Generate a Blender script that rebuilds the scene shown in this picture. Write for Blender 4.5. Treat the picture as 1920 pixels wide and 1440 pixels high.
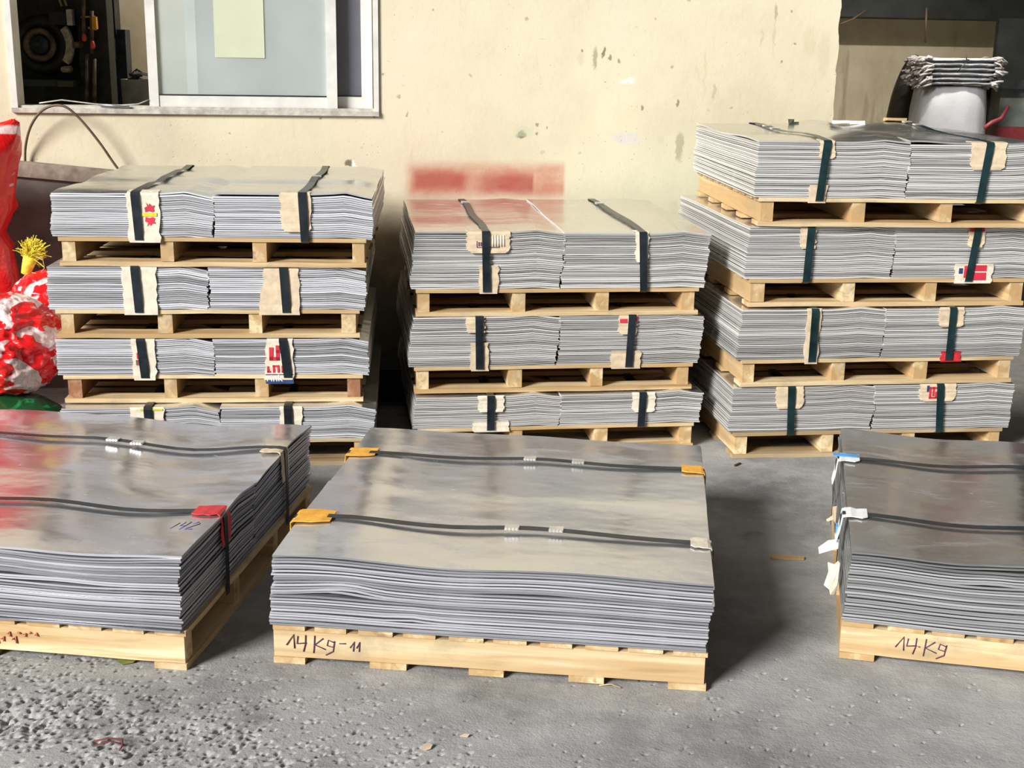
import bpy, math, random
import numpy as np
from mathutils import Vector, Matrix, noise

for o in list(bpy.data.objects):
    bpy.data.objects.remove(o, do_unlink=True)
scene = bpy.context.scene
COL = scene.collection
rnd = random.Random(7)

# ------------------------------------------------------------------ camera
FPX, PITCH, ROLL, CAMH = 2406.2, 0.25419, 0.01621, 1.6008
cam_data = bpy.data.cameras.new('camera')
cam_data.sensor_width = 36.0
cam_data.lens = 36.0 * FPX / 1920.0
cam_data.clip_start = 0.05
cam_data.clip_end = 200
cam = bpy.data.objects.new('camera', cam_data)
COL.objects.link(cam)
_f = Vector((0, math.cos(PITCH), -math.sin(PITCH)))
_r0 = Vector((1, 0, 0))
_u0 = Vector((0, math.sin(PITCH), math.cos(PITCH)))
_r = _r0 * math.cos(ROLL) + _u0 * math.sin(ROLL)
_u = -_r0 * math.sin(ROLL) + _u0 * math.cos(ROLL)
cm = Matrix((( _r.x, _u.x, -_f.x, 0), (_r.y, _u.y, -_f.y, 0), (_r.z, _u.z, -_f.z, CAMH), (0, 0, 0, 1)))
cam.matrix_world = cm
scene.camera = cam

# ------------------------------------------------------------------ sky, sun, exposure
world = bpy.data.worlds.new('sky')
scene.world = world
world.use_nodes = True
bg = world.node_tree.nodes['Background']
bg.inputs['Color'].default_value = (0.86, 0.92, 1.0, 1)
bg.inputs['Strength'].default_value = 0.035
sun_data = bpy.data.lights.new('sun', 'SUN')
sun_data.energy = 6.0
sun_data.angle = math.radians(20)
sun_data.color = (1.0, 0.985, 0.95)
sun = bpy.data.objects.new('sun', sun_data)
COL.objects.link(sun)
SUN_AZ, SUN_EL = math.radians(44), math.radians(27)      # from the front left of the yard
to_sun = Vector((-math.sin(SUN_AZ) * math.cos(SUN_EL), -math.cos(SUN_AZ) * math.cos(SUN_EL), math.sin(SUN_EL)))
sun.rotation_euler = to_sun.to_track_quat('Z', 'Y').to_euler()
vs = scene.view_settings
scene.display_settings.display_device = 'sRGB'
vs.view_transform = 'Standard'
vs.look = 'None'
vs.exposure = 0.06
vs.gamma = 1.0
vs.use_curve_mapping = False

# ------------------------------------------------------------------ helpers
def at(px, py, y):
    """point at world depth y seen at photo pixel (px, py)"""
    d = _f + _r * ((px - 960) / FPX) + _u * ((720 - py) / FPX)
    return Vector((0, 0, CAMH)) + d * (y / d.y)


class MB:
    def __init__(self):
        self.v, self.f, self.sm = [], [], []

    def add(self, vs_, fs_, smooth=False):
        b = len(self.v)
        self.v += [tuple(p) for p in vs_]
        for f in fs_:
            self.f.append(tuple(b + i for i in f))
            self.sm.append(smooth)

    def box(self, x0, x1, y0, y1, z0, z1, j=0.0, bev=0.0):
        c = [(x0, y0, z0), (x1, y0, z0), (x1, y1, z0), (x0, y1, z0), (x0, y0, z1), (x1, y0, z1), (x1, y1, z1), (x0, y1, z1)]
        if j:
            c = [(a + rnd.uniform(-j, j), b + rnd.uniform(-j, j), d + rnd.uniform(-j, j)) for a, b, d in c]
        self.add(c, [(0, 3, 2, 1), (4, 5, 6, 7), (0, 1, 5, 4), (1, 2, 6, 5), (2, 3, 7, 6), (3, 0, 4, 7)])

    def tube(self, pts, rad, n=8, caps=True, smooth=True):
        pts = [Vector(p) for p in pts]
        m = len(pts)
        rr = rad if isinstance(rad, (list, tuple)) else [rad] * m
        vs_, fs_ = [], []
        t0 = (pts[1] - pts[0]).normalized()
        ref = Vector((0, 0, 1)) if abs(t0.z) < 0.9 else Vector((1, 0, 0))
        nrm = t0.cross(ref).normalized()
        for i, p in enumerate(pts):
            t = (pts[min(i + 1, m - 1)] - pts[max(i - 1, 0)]).normalized()
            nrm = (nrm - t * nrm.dot(t)).normalized()
            bn = t.cross(nrm)
            for k in range(n):
                a = 2 * math.pi * k / n
                vs_.append(p + (nrm * math.cos(a) + bn * math.sin(a)) * rr[i])
        for i in range(m - 1):
            for k in range(n):
                k2 = (k + 1) % n
                fs_.append((i * n + k, i * n + k2, (i + 1) * n + k2, (i + 1) * n + k))
        if caps:
            fs_.append(tuple(range(n - 1, -1, -1)))
            fs_.append(tuple((m - 1) * n + k for k in range(n)))
        self.add(vs_, fs_, smooth)

    def ribbon(self, pts, side, wl, wr, th, nrmls):
        """flat band along pts; side = unit vector; wl / wr offsets on either side; nrmls outward normals; th thickness"""
        m = len(pts)
        vs_ = []
        for i, p in enumerate(pts):
            p = Vector(p); s = Vector(side[i] if isinstance(side, list) else side); nn = Vector(nrmls[i])
            a, b = p + s * wl[i], p + s * wr[i]
            vs_ += [a, b, b + nn * th, a + nn * th]
        fs_ = []
        for i in range(m - 1):
            q, r = 4 * i, 4 * (i + 1)
            for k in range(4):
                k2 = (k + 1) % 4
                fs_.append((q + k, r + k, r + k2, q + k2))
        fs_.append((0, 1, 2, 3))
        fs_.append(tuple(4 * (m - 1) + k for k in (3, 2, 1, 0)))
        self.add(vs_, fs_)

    def prism(self, outline, y0, y1):
        """outline in (x, z), extruded along y"""
        n = len(outline)
        vs_ = [(x, y0, z) for x, z in outline] + [(x, y1, z) for x, z in outline]
        fs_ = [tuple(range(n)), tuple(range(2 * n - 1, n - 1, -1))]
        for k in range(n):
            k2 = (k + 1) % n
            fs_.append((k, k + n, k2 + n, k2))
        self.add(vs_, fs_)

    def lathe(self, prof, n=24, c=(0, 0, 0), axis='z', smooth=True):
        vs_, fs_ = [], []
        for (r, h) in prof:
            for k in range(n):
                a = 2 * math.pi * k / n
                p = (r * math.cos(a), r * math.sin(a), h) if axis == 'z' else (r * math.cos(a), h, r * math.sin(a))
                vs_.append((c[0] + p[0], c[1] + p[1], c[2] + p[2]))
        m = len(prof)
        for i in range(m - 1):
            for k in range(n):
                k2 = (k + 1) % n
                fs_.append((i * n + k, i * n + k2, (i + 1) * n + k2, (i + 1) * n + k))
        self.add(vs_, fs_, smooth)

    def build(self, name, m, parent=None, loc=None, rz=None):
        me = bpy.data.meshes.new(name)
        me.from_pydata(self.v, [], self.f)
        me.polygons.foreach_set('use_smooth', self.sm)
        me.materials.append(m)
        me.update()
        o = bpy.data.objects.new(name, me)
        COL.objects.link(o)
        if parent:
            o.parent = parent
        if loc is not None:
            o.location = loc
        if rz is not None:
            o.rotation_euler = (0, 0, rz)
        return o


def fix_normals(o):
    import bmesh
    bm = bmesh.new(); bm.from_mesh(o.data)
    bmesh.ops.recalc_face_normals(bm, faces=bm.faces)
    bm.to_mesh(o.data); bm.free()
    return o


def tag(o, label=None, cat=None, group=None, kind=None):
    for k, v in (('label', label), ('category', cat), ('group', group), ('kind', kind)):
        if v:
            o[k] = v
    return o


def empty(name, loc, rz=0.0):
    o = bpy.data.objects.new(name, None)
    o.empty_display_size = 0.1
    COL.objects.link(o)
    o.location = loc
    o.rotation_euler = (0, 0, rz)
    return o


# ------------------------------------------------------------------ materials
class Mat:
    def __init__(self, name, color=(0.5, 0.5, 0.5), rough=0.6, metal=0.0):
        self.m = bpy.data.materials.new(name)
        self.m.use_nodes = True
        self.nt = self.m.node_tree
        self.b = self.nt.nodes['Principled BSDF']
        self.b.inputs['Base Color'].default_value = (*color, 1)
        self.b.inputs['Roughness'].default_value = rough
        self.b.inputs['Metallic'].default_value = metal
        self._co = None

    def n(self, t, **kw):
        nd = self.nt.nodes.new(t)
        for k, v in kw.items():
            if k.startswith('i_'):
                nd.inputs[k[2:].replace('_', ' ')].default_value = v
            else:
                setattr(nd, k, v)
        return nd

    def l(self, a, b):
        self.nt.links.new(a, b)

    def co(self):
        if self._co is None:
            self._co = self.n('ShaderNodeTexCoord').outputs['Object']
        return self._co

    def map(self, scale=(1, 1, 1), loc=(0, 0, 0), rot=(0, 0, 0)):
        mp = self.n('ShaderNodeMapping')
        mp.inputs['Scale'].default_value = scale
        mp.inputs['Location'].default_value = loc
        mp.inputs['Rotation'].default_value = rot
        self.l(self.co(), mp.inputs['Vector'])
        return mp.outputs['Vector']

    def noise(self, vec, scale=5.0, detail=4.0, rough=0.55, dist=0.0):
        nd = self.n('ShaderNodeTexNoise')
        nd.inputs['Scale'].default_value = scale
        nd.inputs['Detail'].default_value = detail
        nd.inputs['Roughness'].default_value = rough
        nd.inputs['Distortion'].default_value = dist
        self.l(vec, nd.inputs['Vector'])
        return nd.outputs['Fac']

    def ramp(self, fac, stops):
        nd = self.n('ShaderNodeValToRGB')
        cr = nd.color_ramp
        while len(cr.elements) > len(stops):
            cr.elements.remove(cr.elements[-1])
        while len(cr.elements) < len(stops):
            cr.elements.new(0.5)
        for e, (p, c) in zip(cr.elements, stops):
            e.position = p
            e.color = (c, c, c, 1) if isinstance(c, (int, float)) else (*c, 1)
        self.l(fac, nd.inputs['Fac'])
        return nd.outputs['Color']

    def math(self, op, a, b=None, c=None, clamp=False):
        nd = self.n('ShaderNodeMath', operation=op, use_clamp=clamp)
        for i, x in enumerate((a, b, c)):
            if x is None:
                continue
            if isinstance(x, (int, float)):
                nd.inputs[i].default_value = x
            else:
                self.l(x, nd.inputs[i])
        return nd.outputs[0]

    def mix(self, fac, a, b, mode='MIX'):
        nd = self.n('ShaderNodeMix', data_type='RGBA', blend_type=mode)
        for i, x in ((0, fac), (6, a), (7, b)):
            if isinstance(x, (int, float)):
                nd.inputs[i].default_value = x
            elif isinstance(x, tuple):
                nd.inputs[i].default_value = (*x, 1)
            else:
                self.l(x, nd.inputs[i])
        return nd.outputs[2]

    def base(self, c):
        self.l(c, self.b.inputs['Base Color'])

    def bump(self, h, strength=0.3, dist=0.01):
        nd = self.n('ShaderNodeBump')
        nd.inputs['Strength'].default_value = strength
        nd.inputs['Distance'].default_value = dist
        self.l(h, nd.inputs['Height'])
        self.l(nd.outputs['Normal'], self.b.inputs['Normal'])

    def objrand(self):
        return self.n('ShaderNodeObjectInfo').outputs['Random']


def simple(name, color, rough=0.6, metal=0.0, var=0.12, scale=18.0, bump=0.0):
    M = Mat(name, color, rough, metal)
    f = M.noise(M.map(), scale, 4)
    dark = tuple(c * (1 - 2 * var) for c in color)
    lite = tuple(min(1, c * (1 + 2 * var)) for c in color)
    M.base(M.ramp(f, [(0.3, dark), (0.7, lite)]))
    if bump:
        M.bump(f, bump, 0.005)
    return M.m


def metal_sheet(name, tint=(1, 1, 1), film_col=(0.76, 0.755, 0.74)):
    """rolled face of a sheet: dull oxide film, pale scuffs, rubbed streaks"""
    M = Mat(name, (0.5, 0.5, 0.5), 0.36, 0.86)
    film = M.noise(M.map((2.2, 3.6, 1.0)), 1.6, 5, 0.6, 0.6)
    base = M.ramp(film, [(0.30, tuple(0.62 * t for t in tint)), (0.52, tuple(0.71 * t for t in tint)), (0.72, tuple(c * t for c, t in zip(film_col, tint)))])
    r = M.objrand()
    base = M.mix(M.math('MULTIPLY', r, 0.3), base, tuple(0.62 * t for t in tint))
    sc2 = M.noise(M.map((4.0, 15.0, 1.0), rot=(0, 0, 0.45)), 1.7, 6, 0.60, 1.3)
    scuff = M.ramp(sc2, [(0.66, 0.0), (0.75, 1.0)])
    sc3 = M.noise(M.map((2.0, 5.0, 1.0), loc=(3.3, 1.1, 0), rot=(0, 0, -0.35)), 2.0, 4, 0.5, 1.0)
    wipe = M.ramp(sc3, [(0.56, 0.0), (0.68, 1.0)])
    base = M.mix(M.math('MULTIPLY', scuff, 0.55), base, (0.74, 0.75, 0.80))
    base = M.mix(M.math('MULTIPLY', wipe, 0.30), base, (0.76, 0.77, 0.83))
    M.base(base)
    rg = M.math('ADD', M.math('MULTIPLY', film, 0.22), M.math('ADD', M.math('MULTIPLY', scuff, 0.22), M.math('MULTIPLY', wipe, 0.10)))
    M.l(M.math('ADD', rg, 0.08), M.b.inputs['Roughness'])
    M.l(M.math('SUBTRACT', 0.86, M.math('ADD', M.math('MULTIPLY', scuff, 0.40), M.math('MULTIPLY', wipe, 0.12))), M.b.inputs['Metallic'])
    w = M.noise(M.map((1.0, 1.6, 1.0)), 3.0, 3, 0.5)
    fine = M.noise(M.map((6, 30, 1)), 6.0, 3, 0.5)
    M.bump(M.math('ADD', w, M.math('MULTIPLY', fine, 0.03)), 0.30, 0.02)
    return M.m


def metal_edge(name, tint=(1, 1, 1), lo=0.28, mid=0.55, hi=0.86):
    """sheared edge of a sheet: bright, streaky"""
    M = Mat(name, (0.7, 0.7, 0.72), 0.42, 0.35)
    streak = M.noise(M.map((3.0, 3.0, 300.0)), 1.0, 4, 0.6)
    r = M.objrand()
    v = M.math('ADD', M.math('MULTIPLY', streak, 0.60), M.math('MULTIPLY', r, 0.46))
    base = M.ramp(v, [(0.22, tuple(lo * t for t in tint)), (0.45, tuple(mid * t for t in tint)), (0.72, tuple(hi * t for t in tint))])
    M.base(base)
    return M.m


def wood(name, along, tint=(1, 1, 1)):
    M = Mat(name, (0.7, 0.5, 0.28), 0.72)
    s = [38.0, 38.0, 38.0]
    s['xyz'.index(along)] = 2.2
    r = M.objrand()
    sh = M.n('ShaderNodeVectorMath', operation='ADD')
    M.l(M.map(tuple(s)), sh.inputs[0])
    cb = M.n('ShaderNodeCombineXYZ')
    for i in range(3):
        M.l(M.math('MULTIPLY', r, 37.0 + 11 * i), cb.inputs[i])
    M.l(cb.outputs[0], sh.inputs[1])
    vec = sh.outputs[0]
    g = M.noise(vec, 1.0, 5, 0.6, 0.8)
    t = tint
    base = M.ramp(g, [(0.28, (0.40 * t[0], 0.25 * t[1], 0.11 * t[2])), (0.46, (0.72 * t[0], 0.55 * t[1], 0.31 * t[2])), (0.66, (0.86 * t[0], 0.72 * t[1], 0.47 * t[2]))])
    # tint from board to board
    base = M.mix(M.math('MULTIPLY', r, 0.50), base, (0.50 * t[0], 0.37 * t[1], 0.21 * t[2]))
    lg = M.noise(vec, 0.25, 3, 0.5, 0.5)
    base = M.mix(M.ramp(lg, [(0.42, 0.0), (0.55, 0.85)]), base, (0.47 * t[0], 0.29 * t[1], 0.12 * t[2]))
    # knots and grey weathering
    kn = M.noise(vec, 0.32, 2, 0.5, 0.3)
    base = M.mix(M.ramp(kn, [(0.64, 0.0), (0.71, 0.8)]), base, (0.26 * t[0], 0.15 * t[1], 0.07 * t[2]))
    dirt = M.noise(M.map((1, 1, 1)), 7.0, 5, 0.65)
    base = M.mix(M.ramp(dirt, [(0.52, 0.0), (0.74, 0.55)]), base, (0.30, 0.25, 0.18))
    M.base(base)
    M.bump(g, 0.35, 0.004)
    return M.m


MT = {}
MT['sheet_x'] = metal_sheet('sheet_metal')
MT['sheet_y'] = metal_sheet('sheet_metal_warm', (1.0, 0.985, 0.94))
MT['sheet_front'] = metal_sheet('sheet_metal_front', (0.97, 0.98, 1.03))
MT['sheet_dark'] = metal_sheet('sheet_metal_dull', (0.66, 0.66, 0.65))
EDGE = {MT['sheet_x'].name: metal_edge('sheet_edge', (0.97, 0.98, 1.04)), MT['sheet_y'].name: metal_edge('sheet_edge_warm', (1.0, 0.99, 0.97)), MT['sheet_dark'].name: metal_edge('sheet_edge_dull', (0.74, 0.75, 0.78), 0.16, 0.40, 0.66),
        MT['sheet_front'].name: metal_edge('sheet_edge_front', (0.95, 0.96, 1.06), 0.20, 0.40, 0.64)}
MT['wood_x'] = wood('pine_x', 'x')
MT['wood_y'] = wood('pine_y', 'y')
MT['wood_grey_x'] = wood('weathered_pine_x', 'x', (0.72, 0.74, 0.80))
MT['wood_red_y'] = wood('reddish_wood_y', 'y', (0.60, 0.40, 0.38))
MT['strap'] = simple('steel_strap_dark', (0.018, 0.026, 0.034), 0.34, 0.25, 0.25)
MT['strap_green'] = simple('steel_strap_green', (0.012, 0.036, 0.040), 0.32, 0.25, 0.25)
MT['seal'] = simple('strap_seal', (0.80, 0.79, 0.74), 0.35, 0.7, 0.08)
MT['card'] = simple('cardboard', (0.66, 0.53, 0.37), 0.85, 0, 0.08, 30, 0.5)
MT['card_pale'] = simple('pale_cardboard', (0.76, 0.68, 0.55), 0.85, 0, 0.06, 30, 0.5)
MT['card_white'] = simple('white_card', (0.90, 0.90, 0.90), 0.7, 0, 0.04, 25, 0.3)
MT['card_orange'] = simple('orange_card', (0.90, 0.43, 0.06), 0.65, 0, 0.10, 30, 0.4)
MT['card_red'] = simple('red_card', (0.62, 0.03, 0.04), 0.5, 0, 0.12, 30, 0.4)
MT['card_blue'] = simple('blue_card', (0.10, 0.36, 0.75), 0.6, 0, 0.08, 30, 0.2)
MT['ink_red'] = simple('red_print', (0.62, 0.03, 0.06), 0.7, 0, 0.1)
MT['ink_yellow'] = simple('yellow_print', (0.80, 0.62, 0.03), 0.7, 0, 0.1)
MT['ink_navy'] = simple('navy_print', (0.02, 0.05, 0.16), 0.7, 0, 0.1)
MT['ink_white'] = simple('white_print', (0.85, 0.86, 0.88), 0.7, 0, 0.04)
MT['ink_purple'] = simple('purple_marker', (0.10, 0.03, 0.10), 0.8, 0, 0.2, 60)
MT['ink_blue'] = simple('blue_marker', (0.05, 0.08, 0.35), 0.8, 0, 0.15)
MT['ink_red_faint'] = simple('faint_red_marker', (0.62, 0.20, 0.12), 0.85, 0, 0.25, 80)
MT['alu'] = simple('aluminium', (0.80, 0.78, 0.73), 0.45, 0.25, 0.05, 12)
MT['alu_dirty'] = simple('dirty_aluminium', (0.52, 0.49, 0.43), 0.55, 0.2, 0.15, 25)
MT['black_iron'] = simple('black_iron', (0.022, 0.026, 0.028), 0.5, 0.3, 0.3, 14)
MT['blue_iron'] = simple('dark_blue_iron', (0.035, 0.05, 0.065), 0.5, 0.2, 0.25, 14)
MT['rust_iron'] = simple('rusty_iron', (0.15, 0.115, 0.085), 0.6, 0.3, 0.3, 20)
MT['pale_iron'] = simple('worn_pale_paint', (0.42, 0.39, 0.32), 0.6, 0.0, 0.25, 40)
MT['steel'] = simple('bare_steel', (0.55, 0.57, 0.60), 0.35, 0.8, 0.15)
MT['orange'] = simple('orange_paint', (0.80, 0.36, 0.03), 0.5, 0, 0.1)
MT['redpaint'] = simple('red_handle', (0.75, 0.10, 0.05), 0.5, 0, 0.1)
MT['grey_bin'] = simple('grey_bucket_plastic', (0.20, 0.215, 0.23), 0.45, 0, 0.1)
MT['paper'] = simple('paper', (0.58, 0.61, 0.44), 0.8, 0, 0.03, 4)
MT['hose'] = simple('brown_rubber', (0.12, 0.08, 0.05), 0.6, 0, 0.2)
MT['wire'] = simple('grey_wire', (0.50, 0.46, 0.42), 0.6, 0, 0.2)
MT['board'] = simple('grey_brown_board', (0.14, 0.12, 0.108), 0.75, 0, 0.22, 6, 0.1)
MT['board_edge'] = simple('brown_board_edge', (0.27, 0.215, 0.165), 0.8, 0, 0.2, 20)
MT['shadow_black'] = simple('shadow_form_black', (0.012, 0.011, 0.010), 0.5, 0, 0.3)  # near-black for the shadow shape in the bay
MT['shade_dark'] = simple('shade_dark', (0.018, 0.02, 0.018), 0.7, 0, 0.3, 6)
MT['grey_green'] = simple('grey_green_sack', (0.10, 0.115, 0.10), 0.7, 0, 0.25, 8)
MT['dark_red'] = simple('dark_red_paint', (0.13, 0.01, 0.015), 0.6, 0, 0.2)
MT['yellow_fibre'] = simple('yellow_fibre', (0.85, 0.68, 0.06), 0.7, 0, 0.15, 60)
MT['leaf'] = simple('olive_leaf', (0.16, 0.17, 0.04), 0.6, 0, 0.2)
MT['dry_leaf'] = simple('dry_leaf', (0.72, 0.56, 0.42), 0.7, 0, 0.15)
MT['straw'] = simple('straw', (0.55, 0.46, 0.26), 0.8, 0, 0.15)
MT['dark_bit'] = simple('dark_bit', (0.04, 0.03, 0.02), 0.7, 0, 0.2)
MT['maroon'] = simple('maroon_twine', (0.18, 0.03, 0.035), 0.7, 0, 0.2)
MT['dark_conc'] = simple('dark_concrete', (0.10, 0.095, 0.085), 0.9, 0, 0.25, 9, 0.3)


def woven(name, color, rough=0.65):
    M = Mat(name, color, rough)
    f = M.noise(M.map(), 5.0, 5)
    c = M.ramp(f, [(0.3, tuple(x * 0.8 for x in color)), (0.7, color)])
    M.base(c)
    M.bump(M.noise(M.map((1, 1, 1)), 60.0, 2), 0.3, 0.004)
    return M.m


MT['white_sack'] = woven('white_woven_sack', (0.33, 0.33, 0.345))
MT['white_sack_pink'] = woven('pinkish_sack_edge', (0.30, 0.27, 0.26))
MT['green_sack'] = None


def print_plastic(name, red, white, lo, hi, sc, lettering=False):
    M = Mat(name, red, 0.24)
    f = M.noise(M.map((1, 0.8, 2.0), rot=(0.5, 0.7, 0.3)), sc, 2, 0.4, 1.6)
    mask = M.ramp(f, [(lo, 0.0), (hi, 1.0)])
    c = M.mix(mask, red, white)
    if lettering:
        t = M.noise(M.map((120, 120, 26), rot=(0.5, 0.7, 0.3)), 1.0, 2, 0.4)
        c = M.mix(M.math('MULTIPLY', M.math('MULTIPLY', M.ramp(t, [(0.56, 0.0), (0.60, 1.0)]), mask), 0.35), c, red)
    M.base(c)
    M.b.inputs['Coat Weight'].default_value = 0.35
    M.bump(M.noise(M.map(), 9, 5, 0.6, 0.9), 0.4, 0.02)
    return M.m


MT['red_bag'] = print_plastic('glossy_red_plastic', (0.82, 0.012, 0.012), (0.86, 0.62, 0.60), 0.64, 0.67, 3.0)
MT['red_print_bag'] = print_plastic('red_white_printed_plastic', (0.80, 0.012, 0.014), (0.82, 0.70, 0.68), 0.56, 0.575, 3.4, True)
MT['green_sack'] = print_plastic('green_woven_plastic', (0.005, 0.085, 0.025), (0.02, 0.28, 0.09), 0.60, 0.66, 9.0)


def glass_mat(name, film, film_amt):
    m = bpy.data.materials.new(name)
    m.use_nodes = True
    nt = m.node_tree
    b = nt.nodes['Principled BSDF']
    tc = nt.nodes.new('ShaderNodeTexCoord')
    ns = nt.nodes.new('ShaderNodeTexNoise'); ns.inputs['Scale'].default_value = 3.0; ns.inputs['Detail'].default_value = 5
    nt.links.new(tc.outputs['Object'], ns.inputs['Vector'])
    cr = nt.nodes.new('ShaderNodeValToRGB')
    cr.color_ramp.elements[0].position = 0.3; cr.color_ramp.elements[0].color = tuple(c * 0.86 for c in film) + (1,)
    cr.color_ramp.elements[1].position = 0.7; cr.color_ramp.elements[1].color = (*film, 1)
    nt.links.new(ns.outputs['Fac'], cr.inputs['Fac'])
    nt.links.new(cr.outputs['Color'], b.inputs['Base Color'])
    b.inputs['Roughness'].default_value = 0.12
    b.inputs['Specular IOR Level'].default_value = 0.6
    tr = nt.nodes.new('ShaderNodeBsdfTransparent')
    tr.inputs['Color'].default_value = (0.86, 0.9, 0.9, 1)
    mx = nt.nodes.new('ShaderNodeMixShader')
    mx.inputs['Fac'].default_value = film_amt
    nt.links.new(tr.outputs[0], mx.inputs[1]); nt.links.new(b.outputs[0], mx.inputs[2])
    nt.links.new(mx.outputs[0], nt.nodes['Material Output'].inputs['Surface'])
    return m


MT['glass'] = glass_mat('dusty_glass', (0.88, 0.94, 0.91), 0.35)
MT['glass_dark'] = glass_mat('tinted_glass', (0.17, 0.17, 0.205), 0.80)

# ------------------------------------------------------------------ the wall and the rooms behind it
WY0, WYAW = 6.40, math.radians(6.5)
WLOC = (0, WY0, 0)


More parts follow.
